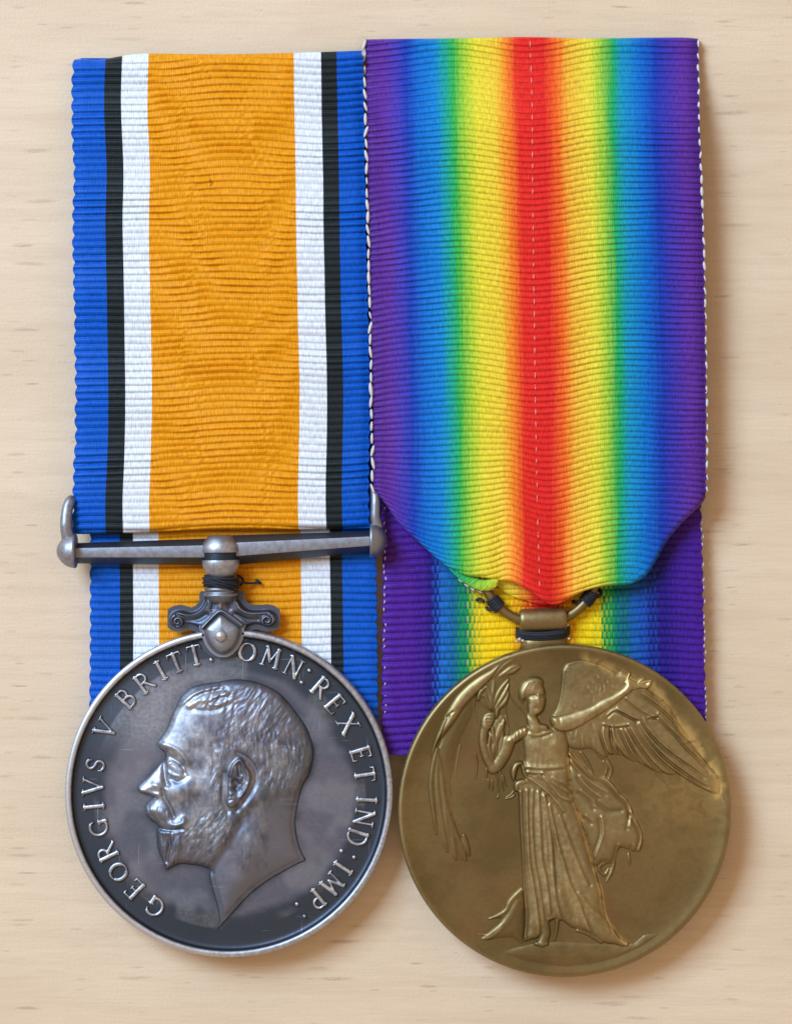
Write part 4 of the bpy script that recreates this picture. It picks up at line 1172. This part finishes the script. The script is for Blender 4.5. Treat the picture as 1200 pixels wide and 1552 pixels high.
# billowing cloak
ck = HF(852, 985, 1134, 1344, 0.85, k=0.8)
ck.plate(c5([(505, 10), (560, 55), (640, 130), (700, 178), (790, 200), (850, 250), (890, 310), (945, 352), (982, 430), (992, 480), (1040, 550), (1068, 640), (1052, 740), (1020, 762), (960, 742), (890, 725), (862, 800), (830, 835), (760, 835), (700, 860), (640, 640), (540, 350)]), 3.4, 3.0, 3, dome=2.4, dk=12)
for q, a in (([(510, 12), (590, 80), (690, 172), (790, 203), (890, 310), (955, 375), (982, 455), (962, 560)], 2.2), ([(982, 455), (1040, 560), (1062, 640), (1035, 735)], 2.0), ([(590, 180), (650, 262), (745, 332)], 1.8), ([(600, 290), (680, 350), (710, 410)], 1.3),
          ([(755, 490), (762, 620), (700, 792)], 2.4), ([(885, 700), (868, 795)], 2.0), ([(520, 60), (600, 150), (700, 240), (800, 300)], 1.2), ([(640, 480), (690, 520)], 1.2), ([(1000, 700), (985, 750)], 1.3)):
    ck.add(c5(q), 2.4, a); ck.add([(x - 3.6, y + 3.2) for x, y in c5(q)], 3.0, -1.8)
ck.tube(c5([(700, 230), (790, 300), (880, 400)]), 5, 5, amp=3.6, base=1.0, rm=8)
ck.add(c5([(720, 380), (800, 440), (900, 440)]), 4, -2.2)
for q in ([(735, 900), (745, 860), (790, 835), (835, 830)], [(855, 800), (835, 900), (790, 985)], [(745, 900), (780, 930), (810, 880)], [(600, 0), (650, 80), (692, 165)], [(800, 60), (832, 130), (812, 200)], [(770, 70), (795, 120), (780, 180)], [(960, 770), (968, 855)], [(720, 0), (760, 40), (800, 45)]):
    ck.tube(c5(q), 2.2, 1.5, amp=2.2, rm=3.0)
ck.H = gblur(ck.H, 1.25)
ck.mesh('cloak', MAT_BRONZE, discB, BZF, extra=BEX)

# robed figure: one continuous surface
fg = HF(716, 1000, 1012, 1436, 0.8, k=1.3)
skirt = c5([(165, 95), (150, 160), (185, 190), (105, 225), (108, 290), (125, 330), (132, 500), (142, 680)]) + c6([(432, 60), (442, 250), (452, 450), (440, 560), (436, 592), (500, 575), (540, 560), (600, 470), (650, 440), (690, 450), (760, 500), (860, 525), (950, 590), (1050, 608), (1115, 600), (1060, 550), (1000, 480), (960, 380), (945, 260), (910, 140), (872, 20)]) + \
    c5([(650, 700), (600, 530), (560, 400), (532, 330), (515, 250), (508, 40), (505, 0)]) + c2([(610, 1000), (605, 900), (570, 830), (450, 800), (330, 805), (240, 800), (190, 870), (195, 960), (205, 1080)])
fg.plate(skirt, 4.2, 3.0, 3, dome=2.6, dk=18)
# torso modelling
fg.add(c2([(300, 950)]), 9, 1.3); fg.add(c2([(480, 950)]), 9, 1.3)
fg.add(c2([(250, 850), (330, 860), (450, 825)]), 1.6, 1.6); fg.add(c2([(280, 880), (340, 885), (440, 850)]), 1.8, -1.6)
fg.H += 0.45 * fbm((fg.X) / 4.5, fg.Y / 16, 173, 3) * (fg.H > 3)
# neck, head
fg.tube(c2([(270, 700), (300, 800)]), 8.5, 11, amp=7.0)
fg.tube(c2([(262, 600), (290, 760), (390, 800)]), 5, 6, amp=6)
fg.plate(c2([(230, 480), (280, 420), (370, 410), (398, 470), (404, 540), (392, 610), (372, 660), (330, 690), (280, 690), (245, 640), (228, 560)]), 6.2, 3.4, dome=1.6, dk=9)
fg.plate([(760 + (272 + 112 * math.cos(a)) / 6, 970 + (440 + 100 * math.sin(a)) / 6) for a in np.linspace(0, 2 * math.pi, 20, endpoint=False)], 6.2, 4.0, dome=1.6, dk=8)
fg.plate(c2([(150, 520), (150, 450), (185, 390), (240, 340), (310, 328), (362, 348), (388, 392), (345, 398), (300, 415), (262, 455), (236, 500), (215, 545), (175, 548)]), 7.0, 4.0, dome=1.8, dk=8)
for k in range(6):
    a = 160 + k * 24
    fg.add(c2([(a, 520 - k * 14), (a + 22, 450 - k * 10), (a + 55, 395 - k * 4)]), 1.4, (0.7 if k % 2 else -0.7))
fg.tube(c2([(170, 520), (190, 580)]), 3.0, 1.6, amp=3.0)
fg.add(c2([(262, 505), (305, 503)]), 2.6, -1.9); fg.add(c2([(350, 505), (385, 507)]), 2.4, -1.7)
fg.add(c2([(330, 500), (335, 570)]), 1.9, 1.5); fg.add(c2([(305, 610), (355, 612)]), 1.4, -1.4); fg.add(c2([(325, 655)]), 3, 1.0)
fg.add(c2([(250, 690), (310, 700), (375, 665)]), 2.4, -1.8)
# shoulder and bent arm that holds the palm
fg.plate(c2([(30, 930), (60, 870), (120, 815), (200, 780), (245, 790), (235, 860), (190, 900), (100, 950)]), 6.5, 2.6, dome=1.5, dk=8)
for k in range(4): fg.add(c2([(95 + k * 32, 850 - k * 16), (100 + k * 32, 930 - k * 18)]), 1.3, -1.3)
fg.tube(c1([(900, 920), (870, 1020), (810, 1130), (760, 1170)]), 11, 9, amp=5.0)
fg.tube(c1([(770, 1170), (715, 1090), (680, 980), (672, 880), (690, 780)]), 7.5, 7.0, amp=4.6)
fg.plate(c1([(650, 800), (650, 720), (690, 662), (740, 640), (792, 664), (780, 740), (750, 800), (700, 830)]), 5.2, 2.4, dome=1.0, dk=5)
for k in range(4): fg.add(c1([(700 + k * 4, 690 + k * 28), (775 - k * 5, 690 + k * 32)]), 1.1, -1.6)
# raised arm and open hand
fg.plate(c2([(440, 705), (520, 682), (660, 642), (800, 592), (900, 532), (1010, 482), (1095, 425), (1140, 365), (1200, 400), (1190, 455), (1100, 535), (1000, 612), (880, 690), (760, 762), (640, 822), (540, 830), (470, 800)]), 5.0, 2.4, 3, dome=2.8, dk=9, base=3.4)
fg.plate(c3([(200, 330), (232, 290), (262, 285), (330, 320), (400, 345), (420, 372), (350, 385), (270, 400)]), 4.0, 2.0, base=3.4)
for q in ([(232, 310), (246, 270), (262, 240)], [(340, 345), (380, 325), (415, 315), (440, 305)], [(370, 360), (420, 350), (462, 300)], [(370, 365), (410, 372), (450, 340)], [(330, 335), (365, 300), (400, 285)]):
    fg.tube(c3(q), 2.7, 1.8, amp=3.2, base=2.8)
fg.add(c2([(450, 710), (470, 790)]), 1.6, -1.8); fg.add(c2([(520, 700), (530, 790)]), 1.8, -0.9)
# girdle and sash
for q, a in (([(195, 1120), (330, 1150), (520, 1140)], 1.0),):
    fg.add(c2(q), 2.4, a)
for q, a in (([(170, 165), (260, 228), (350, 300), (420, 380), (470, 440)], 2.6), ([(280, 172), (350, 222), (440, 330), (530, 362)], 2.2), ([(310, 150), (400, 232), (510, 302)], 1.6), ([(190, 110), (330, 118), (470, 105)], 1.6), ([(200, 145), (260, 150), (310, 150)], 1.6), ([(380, 190), (500, 240)], 1.2)):
    fg.add(c5(q), 2.0, a); fg.add([(x - 1.2, y + 4.2) for x, y in c5(q)], 2.2, -1.5)
fg.tube(c5([(90, 210), (88, 150), (110, 95), (150, 80)]), 2.2, 3.0, amp=6.5, rm=5)
fg.tube(c5([(112, 280), (118, 240), (160, 222), (210, 225)]), 4.0, 3.0, amp=6.5, rm=5)
fg.tube(c5([(160, 110), (170, 160), (200, 200)]), 3, 3, amp=6.5)
# long skirt folds
folds = [(c5([(140, 300), (145, 500), (158, 800)]) + c6([(440, 200), (458, 400), (450, 560)]), 2.6), (c5([(190, 290), (192, 500), (205, 800)]) + c6([(500, 200), (525, 360), (545, 540)]), 2.2),
         (c5([(232, 290), (225, 500), (240, 800)]) + c6([(530, 180), (560, 380), (570, 480)]), 1.6), (c5([(275, 300), (285, 500), (300, 800)]) + c6([(590, 200), (610, 400)]), 1.8),
         (c5([(320, 330), (345, 480), (375, 700)]) + c6([(640, 240), (665, 380), (682, 440)]), 2.0), (c5([(360, 400), (390, 560), (430, 720), (470, 850)]) + c6([(740, 210), (795, 320), (830, 420), (870, 520)]), 2.4),
         (c5([(555, 400), (600, 530), (650, 690), (690, 840)]) + c6([(910, 150), (942, 270), (958, 390), (998, 480), (1055, 560)]), 2.2), (c5([(505, 40), (520, 160), (525, 260), (535, 340)]), 2.2),
         (c6([(800, 270), (870, 360), (960, 440), (1000, 520)]), 1.4), (c5([(440, 480), (520, 700), (600, 900), (650, 1000)]), 1.5)]
for q, a in folds:
    fg.add(q, 2.3, a * 0.95); fg.add([(x + 4.0, y) for x, y in q], 2.6, -1.5)
fg.H -= 1.3 * np.exp(-(seg_dist(fg.X, fg.Y, smooth(c5([(350, 520), (390, 760), (430, 1000)]) + c6([(700, 250), (760, 420)]), 3))[0] / 6) ** 2) * (fg.H > 1)
# feet and hem
fg.tube(c6([(575, 470), (585, 540), (560, 600)]), 8, 7, amp=4.5); fg.tube(c6([(525, 600), (590, 600)]), 4, 4, amp=4.5)
fg.tube(c6([(660, 450), (655, 510), (640, 580)]), 3.5, 2, amp=3.0)
fg.tube(c6([(1000, 520), (1060, 590), (1110, 605)]), 7, 4, amp=4.5)
fg.tube(c6([(790, 515), (860, 540), (945, 592)]), 2.6, 2.2, amp=3.4)
fg.add(c6([(600, 440), (650, 430), (690, 445)]), 1.6, 1.4)
fg.H += 0.3 * fbm(fg.X / 6, fg.Y / 6, 171, 3) * (fg.H > 0.5)
hb = gblur(fg.H, 2.4); hk = np.exp(-(np.hypot(fg.X - 806, fg.Y - 1056) / 26) ** 4)
fg.H = gblur(fg.H, 1.25) * (1 - hk) + hb * hk
fg.add(c2([(262, 505), (305, 503)]), 2.4, -1.2); fg.add(c2([(350, 505), (385, 507)]), 2.2, -1.1); fg.add(c2([(330, 500), (338, 570)]), 1.8, 0.9); fg.add(c2([(305, 612), (355, 614)]), 1.5, -0.9)
fg.mesh('robed_figure', MAT_BRONZE, discB, BZF, extra=BEX)

# trailing hem and ground line
gr = HF(690, 975, 1340, 1444, 0.9, k=0.8)
gr.plate(c6([(440, 240), (370, 310), (330, 380), (225, 435), (300, 440), (285, 490), (205, 550), (110, 548), (180, 585), (300, 565), (380, 565), (440, 590)]), 2.6, 4.0, dome=1.0, dk=8)
gr.tube(c6([(432, 250), (360, 325), (330, 385), (270, 420), (215, 440)]), 5, 1.5, amp=3.6, rm=5)
gr.tube(c6([(400, 330), (350, 430), (300, 490), (215, 548), (180, 575)]), 6, 2.5, amp=4.2, rm=7)
gr.tube(c6([(210, 545), (160, 540), (105, 548)]), 2.5, 1.5, amp=2.0)
gr.tube(c6([(300, 500), (250, 545), (205, 570)]), 3, 2, amp=5.0)
gr.tube(c6([(430, 380), (400, 470), (390, 560)]), 2, 2, amp=2.4)
gr.H = gblur(gr.H, 1.5)
gr.mesh('trailing_hem', MAT_BRONZE, discB, BZF, extra=BEX)
gm = HF(690, 1030, 1395, 1484, 1.2, k=0.8)
mound = [(706, 1426), (730, 1436), (770, 1438), (810, 1430), (850, 1427), (900, 1430), (945, 1432), (960, 1428), (975, 1416), (990, 1411), (1010, 1411), (1018, 1414)]
arcp = [(BX + 240 * math.cos(a), BY + 240 * math.sin(a)) for a in np.linspace(math.radians(48), math.radians(128), 30)]
gm.plate(mound + arcp, 2.6, 7.0, sharp=True, dome=1.0, dk=25)
gm.H += 0.6 * fbm(gm.X / 22, gm.Y / 12, 181, 3) * (gm.H > 0.6)
gm.mesh('ground_mound', MAT_BRONZE, discB, BZF, extra=BEX)

# ring, barrel, ties
BWT = lambda n, w: {'wear_light': np.full(n, w), 'lustre': np.zeros(n), 'redness': np.full(n, 0.25)}
def objb(name, vf, parent, w=0.15):
    v, f = vf
    return new_obj(name, v * S, f, MAT_BRONZE, parent, BWT(len(v), w))
RZ = 38.0
ringc = L3(818, 856, RZ)
rp_ = [ringc + np.array([88 * math.cos(a), 88 * math.sin(a), 0]) for a in np.linspace(0, 2 * math.pi, 96, endpoint=False)]
objb('ring', tube_mesh(rp_, 7.2, 14, closed=True), bro, 0.1)
prb = [(0, 9), (.002, 14.5), (.03, 16.2), (.10, 16.8), (.5, 17.4), (.90, 16.8), (.97, 16.2), (.998, 14.5), (1, 9)]
bb = objb('suspension_barrel', lathe_axis(L3(787, 940, RZ + 3), L3(858, 938, RZ + 3), prb, 40), bro, 0.3)
try: bb.data.set_sharp_from_angle(angle=math.radians(50))
except Exception: pass
nk = lathe_axis(L3(823, 950, 33), L3(824, 985, 34), [(0, 26), (.3, 28), (.6, 33), (1, 38)], 30, 0.35)
objb('neck', nk, bro, 0.2)
# thread ties on the ring and under the barrel
def ring_tie(a0, a1, turns, seed):
    pts = []; N = int(turns * 22); rg = np.random.default_rng(seed)
    for i in range(N + 1):
        t = i / N; a = math.radians(a0 + (a1 - a0) * t); b = 2 * math.pi * turns * t
        rr = 88 + 9.0 * math.cos(b)
        pts.append(ringc + np.array([rr * math.cos(a), rr * math.sin(a), 9.0 * math.sin(b) + rg.normal(0, .15)]))
    return tube_mesh(pts, 2.1, 7)
for a0, a1, tails in ((-145, -133, [((733, 912), (727, 908), (722, 910)), ((752, 921), (741, 924), (737, 921))]), (-40, -28, [((905, 905), (910, 900), (908, 893)), ((880, 912), (872, 914), (868, 911))])):
    parts = [ring_tie(a0, a1, 5, 3), ring_tie(a1, a0 + 3, 3, 5)]
    for tl in tails:
        parts.append(tube_mesh(smooth([L3(x, y, RZ + 4 - 6 * i) for i, (x, y) in enumerate(tl)], 4), 2.6, 7))
    mv, mf = merge(parts); new_obj('thread_tie', mv * S, mf, MAT_THREAD, bro)
parts = []
for k, (y0, zz) in enumerate(((957, 47), (960, 48), (963, 46), (966, 44))):
    parts.append(tube_mesh(smooth([L3(783, y0 - 4 + k, 30), L3(790, y0 + 0.5, zz - 4), L3(815, y0 + 3, zz), L3(840, y0 + 1, zz), L3(856, y0 - 2, zz - 4), L3(861, y0 - 6, 30)], 5), 2.7, 8))
mv, mf = merge(parts); new_obj('thread_tie', mv * S, mf, MAT_THREAD, bro)
# pale solder specks at the joint
parts = []
for x, y, z, r in ((787, 969, 42, 3.0), (792, 971, 46, 2.4), (859, 947, 42, 3.0), (783, 972, 40, 2.2), (862, 968, 46, 2.0)):
    v_, f_ = tube_mesh([L3(x - r, y, z), L3(x - r * .5, y, z), L3(x + r * .5, y, z), L3(x + r, y, z)], [r * .3, r * .9, r * .9, r * .3], 8); parts.append((v_, f_))
mv, mf = merge(parts); new_obj('solder', mv * S, mf, MAT_SOLDER, bro)
